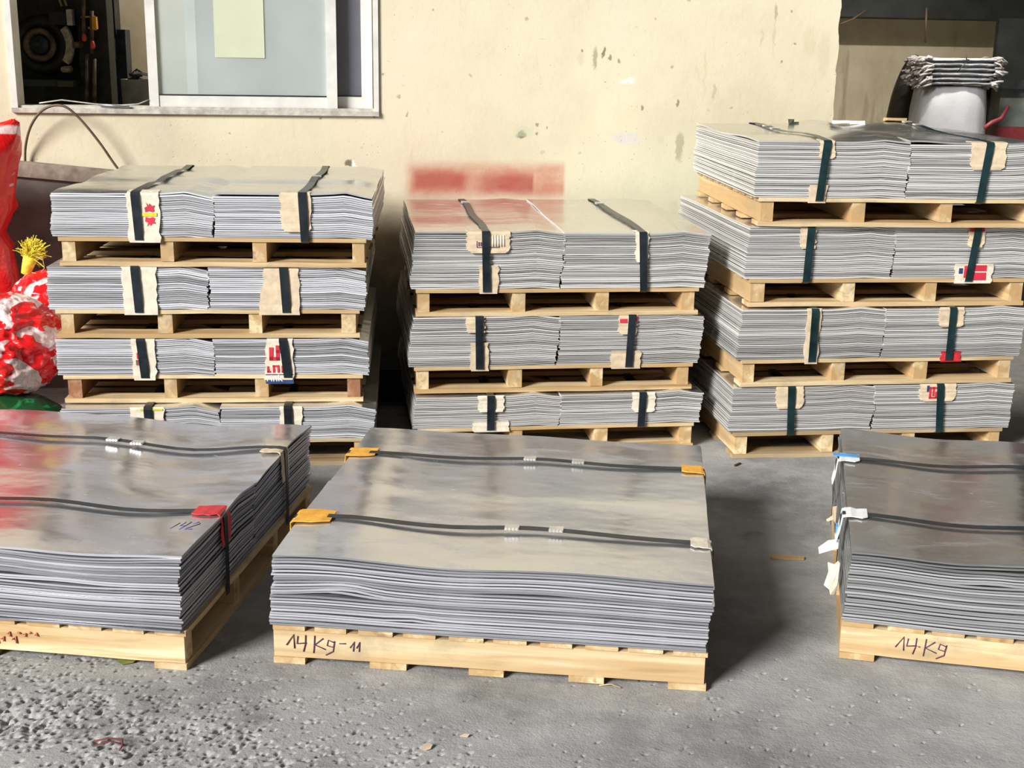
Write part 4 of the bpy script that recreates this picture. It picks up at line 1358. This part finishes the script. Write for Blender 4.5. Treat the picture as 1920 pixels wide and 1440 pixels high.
bL, zL = front_bundle('L', 'strapped bundle of grey metal sheets with a red corner pad, front row left', rel_L, MT['sheet_front'],
                      [(0, .55, .72, .10, .007), (0, .60, .58, .06, .006)], (0.010, 0.004), 22, top_L)
for v, dv, sl in ((0.323, 0.0, ()), (0.915, -0.02, (0.577, 0.66))):
    strap_front(bL, FZ['L'], v, zL, MT['strap'], sl, 0.028, dv)
pad_side(bL, zL, 0.325, 1, 0.075, 0.085, -0.030, 0.045, MT['card_red'], 7, 0.003, label='crumpled red card')
pad_side(bL, zL, 0.890, 1, 0.060, 0.095, -0.040, 0.040, MT['card'], 8, 0.002)

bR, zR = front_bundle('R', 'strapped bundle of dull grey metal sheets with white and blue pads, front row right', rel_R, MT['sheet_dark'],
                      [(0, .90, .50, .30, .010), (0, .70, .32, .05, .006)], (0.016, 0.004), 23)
for v, dv in ((0.290, 0.02), (0.850, 0.03)):
    strap_front(bR, FZ['R'], v, zR, MT['strap'], (), 0.028, dv)
pad_side(bR, zR, 0.290, -1, 0.065, 0.070, -0.030, 0.045, MT['card_white'], 9, 0.012, label='folded white card')
pad_side(bR, zR, 0.850, -1, 0.065, 0.075, -0.036, 0.042, MT['card_white'], 10, 0.010, label='folded white and blue card')
# blue printed flap and stray torn flaps on the left side of the right-hand bundle
m = MB(); m.box(-0.020, 0.062, 0.852, 0.884, zR(0.02, .85) + 0.007, zR(0.02, .85) + 0.0085, 0.001); m.build('edge_protector', MT['card_blue'], bR)
m = MB(); m.box(-0.0185, -0.012, 0.300, 0.330, FZ['R'] - 0.085, FZ['R'] - 0.035, 0.001); m.build('edge_protector', MT['card_blue'], bR)


def flap(b, pts, mat, label):
    m = MB(); n = len(pts)
    vs_ = [Vector(p) for p in pts] + [Vector(p) + Vector((0.002, 0.003, 0)) for p in pts]
    fs_ = [tuple(range(n)), tuple(range(2 * n - 1, n - 1, -1))] + [(k, k + n, (k + 1) % n + n, (k + 1) % n) for k in range(n)]
    m.add(vs_, fs_); o = fix_normals(m.build('card_flap', mat, b)); o['label'] = label


flap(bR, [(-0.010, 0.27, 0.135), (-0.040, 0.265, 0.130), (-0.066, 0.26, 0.108), (-0.062, 0.26, 0.088), (-0.030, 0.265, 0.100), (-0.010, 0.27, 0.105)], MT['card_white'], 'torn pale flap sticking out')
flap(bR, [(-0.006, 0.18, 0.095), (-0.012, 0.18, 0.103), (-0.022, 0.178, 0.092), (-0.040, 0.175, 0.098), (-0.036, 0.175, 0.070), (-0.046, 0.17, 0.030), (-0.030, 0.17, 0.018), (-0.026, 0.17, 0.002), (-0.014, 0.18, 0.000), (-0.008, 0.18, 0.030)], MT['card_pale'], 'torn tan and white flap hanging down')
flap(bR, [(-0.004, 0.66, 0.10), (-0.016, 0.655, 0.098), (-0.014, 0.655, 0.070), (-0.034, 0.65, 0.055), (-0.030, 0.65, 0.048), (-0.012, 0.655, 0.055), (-0.004, 0.66, 0.040)], MT['card'], 'torn brown flap')
# number written on the left-hand bundle
def strokes(parent, S_, frame, mat, rad, name):
    m = MB()
    for st in S_:
        m.tube([frame(*p) for p in st], rad, 5)
    return m.build(name, mat, parent)


strokes(bL, [[(0, .1), (0.0, .9)], [(.25, .95), (.22, .5), (.5, .5)], [(.48, 1.0), (.48, .0)], [(.68, .8), (.85, 1.0), (1.0, .8), (.75, .2), (.72, .02), (1.05, .05)]],
        lambda x, z: (1.055 + x * 0.062 + z * 0.012, 0.190 + z * 0.060, zL(min(1.055 + x * 0.062 + z * 0.012, WL), 0.190 + z * 0.060) - 0.0006), MT['ink_blue'], 0.0018, 'written_number')

pM = pallet((F['M'][0] + 0.004, F['M'][1] + 0.004, 0), F['M'][2], 'pine pallet marked 14 kg under the front centre bundle with orange pads', 'pallets in the front row', 'x', 0.004, 31)
pL = pallet((F['L'][0] + 0.012, F['L'][1] + 0.004, 0), F['L'][2], 'pine pallet with faint red marks under the front left bundle', 'pallets in the front row', 'x', 0.004, 32, nbot=3)
pR = pallet((F['R'][0] + 0.004, F['R'][1] + 0.004, 0), F['R'][2], 'pine pallet marked 14 kg under the front right dull bundle', 'pallets in the front row', 'x', 0.004, 33, nbot=3)
ONE = [[(0, .2), (.35, 1.0), (.38, 0)]]
FOUR = [[(.55, .9), (.50, .35), (.95, .45)], [(.92, 1.0), (.90, .35), (.80, -.2)]]
KG = [[(1.35, 1.0), (1.30, .0), (1.28, -.25)], [(1.75, .85), (1.34, .35), (1.85, .05)], [(2.25, .6), (1.98, .75), (1.92, .35), (2.2, .25), (2.28, .7), (2.2, -.05), (1.85, -.35)]]
EL = [[(2.5, .55), (2.8, .58)], [(3.0, .3), (3.2, .75), (3.15, .05)], [(3.3, .3), (3.45, .75), (3.42, .05)]]
DOT = [[(1.02, .40), (1.10, .38)]]
strokes(pM, ONE + FOUR + KG + EL, lambda x, z: (0.035 + x * 0.058, -0.0005 + 0.006, 0.044 + z * 0.040), MT['ink_purple'], 0.0016, 'handwriting')
strokes(pR, ONE + FOUR + DOT + KG, lambda x, z: (0.145 + x * 0.058, -0.0005 + 0.006, 0.042 + z * 0.040), MT['ink_purple'], 0.0016, 'handwriting')
rq = random.Random(4)
sm_ = []
for k in range(9):
    x0 = k * 0.45 + rq.uniform(-.1, .1); z0 = rq.choice((0.1, 0.75)) + rq.uniform(-.1, .1)
    sm_.append([(x0, z0), (x0 + rq.uniform(.1, .3), z0 + rq.uniform(-.2, .3)), (x0 + rq.uniform(.2, .35), z0 + rq.uniform(-.3, .1))])
strokes(pL, sm_, lambda x, z: (0.60 + x * 0.035, -0.0005 + 0.006, 0.044 + z * 0.034), MT['ink_red_faint'], 0.0024, 'faded_writing')


# ------------------------------------------------------------------ sacks at the left
def crumple(name, cx, cy, cz, rx, ry, rz, mat, seed, amp=0.12, freq=5.0, nu=110, nv=70, prof=None, crease=0.0):
    """a slack bag: lumps plus sharp folds"""
    vs_, fs_ = [], []
    for j in range(nv + 1):
        th = math.pi * j / nv
        for i in range(nu):
            ph = 2 * math.pi * i / nu
            d = Vector((math.sin(th) * math.cos(ph), math.sin(th) * math.sin(ph), math.cos(th)))
            q = d * freq * 0.4 + Vector((seed * 3.1, seed * 1.7, seed))
            n1 = 1 - 2 * abs(noise.noise(q))
            n2 = 1 - 2 * abs(noise.noise(q * 2.3 + Vector((9, 2, 5))))
            s = 1 + amp * (0.6 * n1 + 0.3 * n2)
            if crease:
                w_ = q * 0.95 + Vector((noise.noise(q * 1.3), noise.noise(q * 1.3 + Vector((5, 0, 0))), 0)) * 0.5
                f1 = noise.voronoi(w_)[0]
                f2 = noise.voronoi(w_ * 2.3 + Vector((3, 3, 3)))[0]
                s += crease * ((f1[1] - f1[0]) * -0.9 + 0.35 - 0.30 * (f2[1] - f2[0]))
            k = prof(d.z) if prof else 1.0
            vs_.append((d.x * rx * s * k, d.y * ry * s * k, d.z * rz * (1 + (s - 1) * 0.5)))
    for j in range(nv):
        for i in range(nu):
            i2 = (i + 1) % nu
            fs_.append((j * nu + i, (j + 1) * nu + i, (j + 1) * nu + i2, j * nu + i2))
    m = MB(); m.add(vs_, fs_, True)
    return m.build(name, mat, loc=(cx, cy, cz))


# tall red sack with a pinched ear; the rows follow its height
def tall_sack():
    rows = [(0.30, -2.36, 0.46), (0.45, -2.36, 0.44), (0.62, -2.36, 0.42), (0.74, -2.36, 0.415), (0.82, -2.36, 0.40), (0.875, -2.36, 0.375), (0.93, -2.36, 0.40), (0.98, -2.35, 0.408),
            (1.05, -2.33, 0.405), (1.12, -2.29, 0.375), (1.18, -2.24, 0.33), (1.23, -2.16, 0.265), (1.265, -2.06, 0.165), (1.29, -1.97, 0.075), (1.305, -1.93, 0.035), (1.312, -1.92, 0.008)]
    K = 5.62 / 5.0
    rows = [(0.0, -2.36, 0.40)] + rows
    rows = [(max(0.0, 1.6 - (1.6 - z) * K), cx * K, r_ * K) for z, cx, r_ in rows]
    n = 64
    vs_, fs_ = [], []
    for j, (z, cx, r_) in enumerate(rows):
        for i in range(n):
            a = 2 * math.pi * i / n
            q = Vector((math.cos(a) * 2.2, math.sin(a) * 2.2, z * 4.5))
            f = 1 + 0.13 * (0.5 - abs(noise.noise(q)) * 1.6) * (0.3 if abs(math.sin(a)) < .2 else 1) + 0.03 * noise.noise(q * 3)
            f *= 1.0 / (1 + 0.02)
            vs_.append((cx + r_ * math.cos(a) * f, 5.60 + min(r_, 0.36) * 0.52 * math.sin(a) * f, max(0.002, z + 0.02 * noise.noise(q * 0.8))))
    for j in range(len(rows) - 1):
        for i in range(n):
            i2 = (i + 1) % n
            fs_.append((j * n + i, j * n + i2, (j + 1) * n + i2, (j + 1) * n + i))
    fs_.append(tuple(range(n - 1, -1, -1))); fs_.append(tuple((len(rows) - 1) * n + i for i in range(n)))
    m = MB(); m.add(vs_, fs_, True)
    return m.build('plastic_sack', MT['red_bag'])


tag(tall_sack(), 'tall glossy red plastic sack with a pinched upright ear at the left edge', 'sack', 'sacks at the left')
tag(crumple('plastic_sack', -2.045, 5.02, 0.425, 0.225, 0.20, 0.20, MT['red_print_bag'], 4, 0.08, 6.5, 150, 100, None, 0.26), 'crumpled red and white printed plastic sack lying on the green sack', 'sack', 'sacks at the left')
tk = empty('tied_sack', (-1.965, 5.30, 0.45))
tag(tk, 'small red and white sack tied off with yellow twine behind the crumpled sack', 'sack', 'sacks at the left')
c_ = crumple('sack_body', 0, 0, 0.055, 0.145, 0.13, 0.17, MT['red_print_bag'], 9, 0.08, 6.0, 120, 80, None, 0.2); c_.parent = tk
m = MB()
base = at(52, 500, 5.30) - Vector(tk.location)
tip = at(62, 466, 5.30) - Vector(tk.location)
m.tube([base - Vector((0.01, 0, 0.03)), base, base.lerp(tip, 0.6)], [0.020, 0.024, 0.030], 10)
m.build('twine_binding', MT['yellow_fibre'], tk)
m = MB()
for k in range(260):
    a = rnd.gauss(0.15, 0.75); el = rnd.gauss(1.1, 0.55); L_ = rnd.uniform(0.045, 0.085)
    d = Vector((math.cos(el) * math.cos(a), math.cos(el) * math.sin(a) * 0.8, math.sin(el)))
    p0 = base.lerp(tip, rnd.uniform(0.3, 0.8)) + Vector((rnd.uniform(-.016, .016), rnd.uniform(-.016, .016), rnd.uniform(-.02, .01)))
    p1 = p0 + d * L_ * 0.6
    m.tube([p0, p1, p0 + d * L_ + Vector((rnd.uniform(-.008, .008), rnd.uniform(-.008, .008), -0.006 + rnd.uniform(-.008, .008)))], 0.0017, 4, False)
o = m.build('twine_tassel', MT['yellow_fibre'], tk)
o['kind'] = 'stuff'
m = MB()
t0 = at(66, 480, 5.28) - Vector(tk.location)
m.tube([t0, t0 + Vector((0.03, 0, -.01)), t0 + Vector((0.035, 0, -.05)), t0 + Vector((0.01, 0, -.075)), t0 + Vector((-.02, 0, -.07))], 0.0015, 4)
m.build('loose_strand', MT['straw'], tk)
tag(crumple('woven_sack', -2.10, 4.95, 0.122, 0.31, 0.22, 0.122, MT['green_sack'], 2, 0.05, 3.0), 'dark green woven plastic sack on the floor under the crumpled red sack', 'sack', 'sacks at the left')

# board leaning on the wall behind the sacks, hose loop
bd = empty('leaning_board', (-2.15, 6.05, 0.0), WYAW)
tag(bd, 'dark grey-brown board leaning against the wall behind the red sacks', 'board')
m = MB()
m.add([(-0.6, -0.10, 0.0), (0.25, -0.10, 0.0), (0.25, 0.02, 1.02), (-0.6, 0.02, 1.10), (-0.6, -0.07, 0.0), (0.25, -0.07, 0.0), (0.25, 0.05, 1.02), (-0.6, 0.05, 1.10)],
      [(0, 1, 2, 3), (4, 7, 6, 5), (0, 4, 5, 1), (1, 5, 6, 2), (2, 6, 7, 3), (3, 7, 4, 0)])
m.build('panel', MT['board'], bd)
m = MB()
m.add([(-0.6, -0.006, 1.035), (0.255, -0.006, 0.958), (0.255, 0.006, 1.025), (-0.6, 0.006, 1.105), (-0.6, 0.03, 1.035), (0.255, 0.03, 0.958), (0.255, 0.06, 1.025), (-0.6, 0.06, 1.105)],
      [(0, 1, 2, 3), (4, 7, 6, 5), (0, 4, 5, 1), (1, 5, 6, 2), (2, 6, 7, 3), (3, 7, 4, 0)])
m.build('top_batten', MT['board_edge'], bd)
m = MB()
hp = [(60, 420), (52, 360), (47, 298), (50, 262), (60, 232), (78, 208), (100, 198), (122, 200), (142, 215), (165, 240), (190, 272), (212, 304), (232, 332), (250, 365)]
hq = [at(a_, b_, 6.115 - 0.05 * math.sin(min(max((i - 2) / 9, 0), 1) * math.pi)) for i, (a_, b_) in enumerate(hp)]
hc = []
for i in range(1, len(hq) - 2):
    for k in range(5):
        t = k / 5
        hc.append(0.5 * ((2 * hq[i]) + (hq[i + 1] - hq[i - 1]) * t + (2 * hq[i - 1] - 5 * hq[i] + 4 * hq[i + 1] - hq[i + 2]) * t * t + (3 * hq[i] - hq[i - 1] - 3 * hq[i + 1] + hq[i + 2]) * t ** 3))
m.tube(hc, 0.0062, 8)
tag(m.build('rubber_hose', MT['hose']), 'thin brown rubber hose arched over the board below the window', 'hose')

# box in the dark gap between the left and the middle stack
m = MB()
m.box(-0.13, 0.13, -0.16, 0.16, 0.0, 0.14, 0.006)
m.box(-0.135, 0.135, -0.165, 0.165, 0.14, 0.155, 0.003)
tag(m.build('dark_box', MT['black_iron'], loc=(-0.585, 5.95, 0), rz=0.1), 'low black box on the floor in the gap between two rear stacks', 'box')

# ------------------------------------------------------------------ the storage bay at the right
BY = 7.55
bg_ = empty('bulk_sack', (at(1775, 225, BY).x, BY, 0))
tag(bg_, 'large upright white woven sack in the dark storage bay', 'sack')
vs_, fs_ = [], []
n = 56
rows = [(0.0, .19), (0.3, .21), (0.7, .212), (1.0, .208), (1.20, .205), (1.32, .20), (1.42, .188), (1.445, .17), (1.45, .0)]
for j, (z, r_) in enumerate(rows):
    for i in range(n):
        a = 2 * math.pi * i / n
        sx = math.copysign(abs(math.cos(a)) ** 0.7, math.cos(a)); sy = math.copysign(abs(math.sin(a)) ** 0.7, math.sin(a))
        q = Vector((math.cos(a) * 3, math.sin(a) * 3, z * 0.8))
        f = 1 + 0.05 * noise.noise(q) + 0.02 * noise.noise(q * 3)
        vs_.append((r_ * sx * f, r_ * 0.8 * sy * f, z))
for j in range(len(rows) - 1):
    for i in range(n):
        fs_.append((j * n + i, j * n + (i + 1) % n, (j + 1) * n + (i + 1) % n, (j + 1) * n + i))
m = MB(); m.add(vs_, fs_, True); m.build('sack_body', MT['white_sack'], bg_)
m = MB(); m.tube([(0.16, -0.17, 1.22), (0.20, -0.17, 1.25), (0.26, -0.14, 1.27), (0.31, -0.10, 1.34)], [0.012, 0.014, 0.012, 0.008], 8); m.build('red_tie', MT['dark_red'], bg_)
zt0 = 1.452
flds = []
for k in range(6):
    th = rnd.uniform(0.020, 0.030)
    rw = 0.20 + rnd.uniform(-.012, .012); dx = rnd.uniform(-.012, .012)
    fb = empty('folded_sack', (bg_.location.x + 0.005 + dx, BY, zt0))
    tag(fb, 'flattened white woven sack, %s of the pile on the bulk sack' % ['lowest', 'second from the bottom', 'third from the bottom', 'third from the top', 'second from the top', 'topmost'][k], 'sack', 'folded white sacks')
    m = MB()
    nxs, nys = 24, 8
    Xg = np.linspace(-rw, rw, nxs + 1)
    vs_, fs_ = [], []
    for s_ in (0, 1):
        for j in range(nys + 1):
            for x in Xg:
                yv = -0.17 + 0.34 * j / nys
                e_ = min(1.0, (rw - abs(x)) / 0.05, (0.17 - abs(yv)) / 0.03)
                hz = th * (0.5 + (0.5 if s_ else -0.5) * math.sqrt(max(e_, 0.0))) + 0.004 * noise.noise(Vector((x * 14, yv * 10, k * 3.3)))
                vs_.append((x + 0.006 * noise.noise(Vector((yv * 30, k, 0))), yv + 0.010 * noise.noise(Vector((x * 9, k * 2.0, s_))), hz))
    W1 = nxs + 1; T0 = W1 * (nys + 1)
    for j in range(nys):
        for i in range(nxs):
            q = j * W1 + i
            fs_.append((q, q + W1, q + W1 + 1, q + 1)); fs_.append((T0 + q, T0 + q + 1, T0 + q + W1 + 1, T0 + q + W1))
    ring = [i for i in range(W1)] + [j * W1 + nxs for j in range(1, nys + 1)] + [nys * W1 + i for i in range(nxs - 1, -1, -1)] + [j * W1 for j in range(nys - 1, 0, -1)]
    for a_, b_ in zip(ring, ring[1:] + ring[:1]):
        fs_.append((a_, b_, T0 + b_, T0 + a_))
    m.add(vs_, fs_, True); m.build('sack_cloth', MT['white_sack'], fb)
    # frayed, pinkish cut ends
    for sgn in (-1, 1):
        m = MB()
        for q in range(34):
            yy = rnd.uniform(-0.18, 0.12); z_ = rnd.uniform(0, th)
            p0 = Vector((sgn * (rw - 0.03), yy, z_)); L_ = rnd.uniform(0.03, 0.085 if sgn < 0 else 0.07)
            p1 = p0 + Vector((sgn * L_ * 0.6, rnd.uniform(-.01, .01), rnd.uniform(-.012, .012)))
            m.tube([p0, p1, p1 + Vector((sgn * L_ * 0.4, rnd.uniform(-.01, .01), -0.012 + rnd.uniform(-.015, .015)))], rnd.uniform(.004, .009), 5)
        m.build('frayed_end', MT['white_sack_pink'], fb)['kind'] = 'stuff'
    zt0 += th * 0.97
m = MB(); m.tube([(0.01, -0.185, 0.165), (0.015, -0.19, 0.14), (0.03, -0.186, 0.138)], 0.004, 5); m.tube([(0.015, -0.185, 0.125), (-0.005, -0.188, 0.10), (-0.03, -0.185, 0.07)], 0.0035, 5)
o = m.build('black_string', MT['black_iron'], loc=(bg_.location.x, BY, 1.452)); tag(o, 'short black string across the pile of flattened white sacks', 'string')

tag(crumple('shadow_form', at(1690, 180, 7.90).x + 0.07, 7.92, 0.80, 0.165, 0.13, 0.80, MT['shadow_black'], 6, 0.05, 3.0), 'added black form for the shadow behind the white bulk sack', 'sack')  # black rounded form in place of a soft shadow on the bay wall
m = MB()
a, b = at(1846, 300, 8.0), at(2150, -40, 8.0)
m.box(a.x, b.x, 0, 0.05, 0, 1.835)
tag(m.build('bay_side_shade', MT['shade_dark'], loc=(0, 8.0, 0), rz=0.0), 'added dark panel for the shade at the right of the storage bay', 'shade panel')  # dark panel added where the right of the bay falls into shade
rk = empty('storage_rack', (at(1900, 200, 7.7).x, 7.7, 0))
tag(rk, 'dark storage rack with a black top rail behind the tall stack', 'rack')
ro = Vector(rk.location); RL = lambda px, py: at(px, py, 7.7) - ro
m = MB(); a, b = RL(1868, 166), RL(2060, 152); m.box(a.x, b.x, -0.02, 0.25, a.z, b.z); m.build('top_rail', MT['black_iron'], rk)
m = MB(); a, b = RL(1872, 240), RL(2060, 168); m.box(a.x, b.x, 0.02, 0.22, a.z, b.z, 0.004); m.build('side_sheet', MT['grey_green'], rk)
m = MB(); a, b = RL(1862, 270), RL(2060, 240); m.box(a.x, b.x, -0.03, 0.25, a.z - 0.1, b.z, 0.003); m.build('lower_rail', MT['dark_red'], rk)
for px in (1876, 2050):
    m = MB(); a = RL(px, 200); m.box(a.x - 0.02, a.x + 0.02, 0.2, 0.24, 0, RL(px, 152).z); m.build('post', MT['black_iron'], rk)
m = MB(); m.tube([at(1737, 14, 8.1), at(1736, 50, 8.1), at(1735, 80, 8.1)], 0.006, 6); tag(m.build('hanging_wire', MT['hose']), 'dark wire hanging from the shade block above the white sacks', 'wire')
m = MB(); m.tube([at(1572, 46, 8.0), at(1598, 36, 8.05), at(1622, 20, 8.1)], 0.006, 6); tag(m.build('cable', MT['hose']), 'brown cable slanting across the storage bay wall beside the corner', 'cable')

m = MB(); m.box(-0.014, 0.012, -0.01, 0.01, 0, 0.022, 0.004); m.box(0.010, 0.034, -0.008, 0.012, 0, 0.012, 0.003)
tag(m.build('green_scrap', simple('dark_green', (0.03, 0.045, 0.02), 0.6), loc=(at(1485, 217, 6.1).x, 6.1, 1.287)), 'small dark green scrap on the back edge of the tall stack', 'scrap')

# ------------------------------------------------------------------ litter on the floor and on the tall stack
def chip(name, mat, x, y, a, outline, th, label, cat, z=0.0, tilt=0.0):
    m = MB(); n = len(outline)
    vs_ = [(p[0], p[1], 0) for p in outline] + [(p[0], p[1], th) for p in outline]
    fs_ = [tuple(range(n - 1, -1, -1)), tuple(range(n, 2 * n))] + [(k, (k + 1) % n, (k + 1) % n + n, k + n) for k in range(n)]
    m.add(vs_, fs_); o = m.build(name, mat, loc=(x, y, z)); o.rotation_euler = (tilt, 0, a)
    return tag(o, label, cat)


chip('wood_splint', MT['wood_x'], 0.912, 3.94, -0.12, [(-.055, -.012), (0, -.016), (.055, -.008), (.058, .012), (.01, .015), (-.05, .012)], .006, 'flat wood splint lying in the dark gap between two front pallets', 'wood chip', 0.001)
chip('green_leaf', MT['leaf'], -1.015, 3.135, 0.3, [(-.03, 0), (-.015, .016), (.01, .014), (.028, .004), (.012, -.012), (-.014, -.014)], .002, 'olive green leaf on the floor beside the front left pallet', 'leaf', 0.006, 0.5)
chip('dry_leaf', MT['dry_leaf'], -0.188, 2.72, 0.6, [(-.016, 0), (-.004, .009), (.010, .008), (.016, 0), (.006, -.008), (-.006, -.008)], .002, 'pale dry leaf on the floor in front of the centre pallet', 'leaf', 0.004, 0.6)
chip('dry_leaf', MT['dry_leaf'], -0.10, 2.775, 0.2, [(-.012, 0), (0, .006), (.013, .003), (.006, -.005)], .002, 'tiny brown leaf scrap behind the pale dry leaf', 'leaf', 0.003, 0.3)
chip('bark_bit', MT['dark_bit'], 0.913, 4.92, 0.9, [(-.022, -.004), (.020, -.005), (.024, .004), (-.018, .006)], .006, 'small dark stick on the floor before the tall right stack', 'stick', 0.0)
m = MB(); m.tube([(-.05, .012, .006), (-.02, .018, .012), (.015, .014, .012), (.022, -.008, .008), (.018, -.022, .004)], .0022, 5); m.tube([(-.048, -.01, .006), (-.01, .008, .010), (.03, -.004, .006)], .0018, 5)
tag(m.build('red_twine', MT['maroon'], loc=(-0.922, 2.706, 0)), 'curl of maroon twine on the rough floor at the lower left', 'twine')
m = MB(); m.tube([(-.03, .006, .003), (0, .008, .006), (.025, -.004, .003)], .0018, 5)
tag(m.build('straw', MT['straw'], loc=(0.27, 3.035, 0)), 'bent straw on the floor under the front centre pallet edge', 'straw')
xr, yr, ar, zr, hr = STACKS['right']['L'][0]
ca, sa = math.cos(ar), math.sin(ar)
for (u, v, lx, ly, mt, lb) in ((0.66, 1.02, .035, .02, 'card_white', 'white card scrap at the back of the tall stack top, left one'), (0.73, 1.02, .035, .02, 'card_white', 'white card scrap at the back of the tall stack top, right one'),
                               (0.90, 0.98, .045, .03, 'wood_x', 'small wood block at the back of the tall stack top')):
    lx_, ly_ = u, v
    m = MB(); m.box(-lx, lx, -ly, ly, 0, 0.012, 0.003)
    o = m.build('scrap' if mt != 'wood_x' else 'wood_block', MT[mt], loc=(xr + lx_ * ca - ly_ * sa, yr + lx_ * sa + ly_ * ca, zr + hr + (0.012 if lx_ < .8 else 0.030)), rz=ar)
    tag(o, lb, 'scrap')
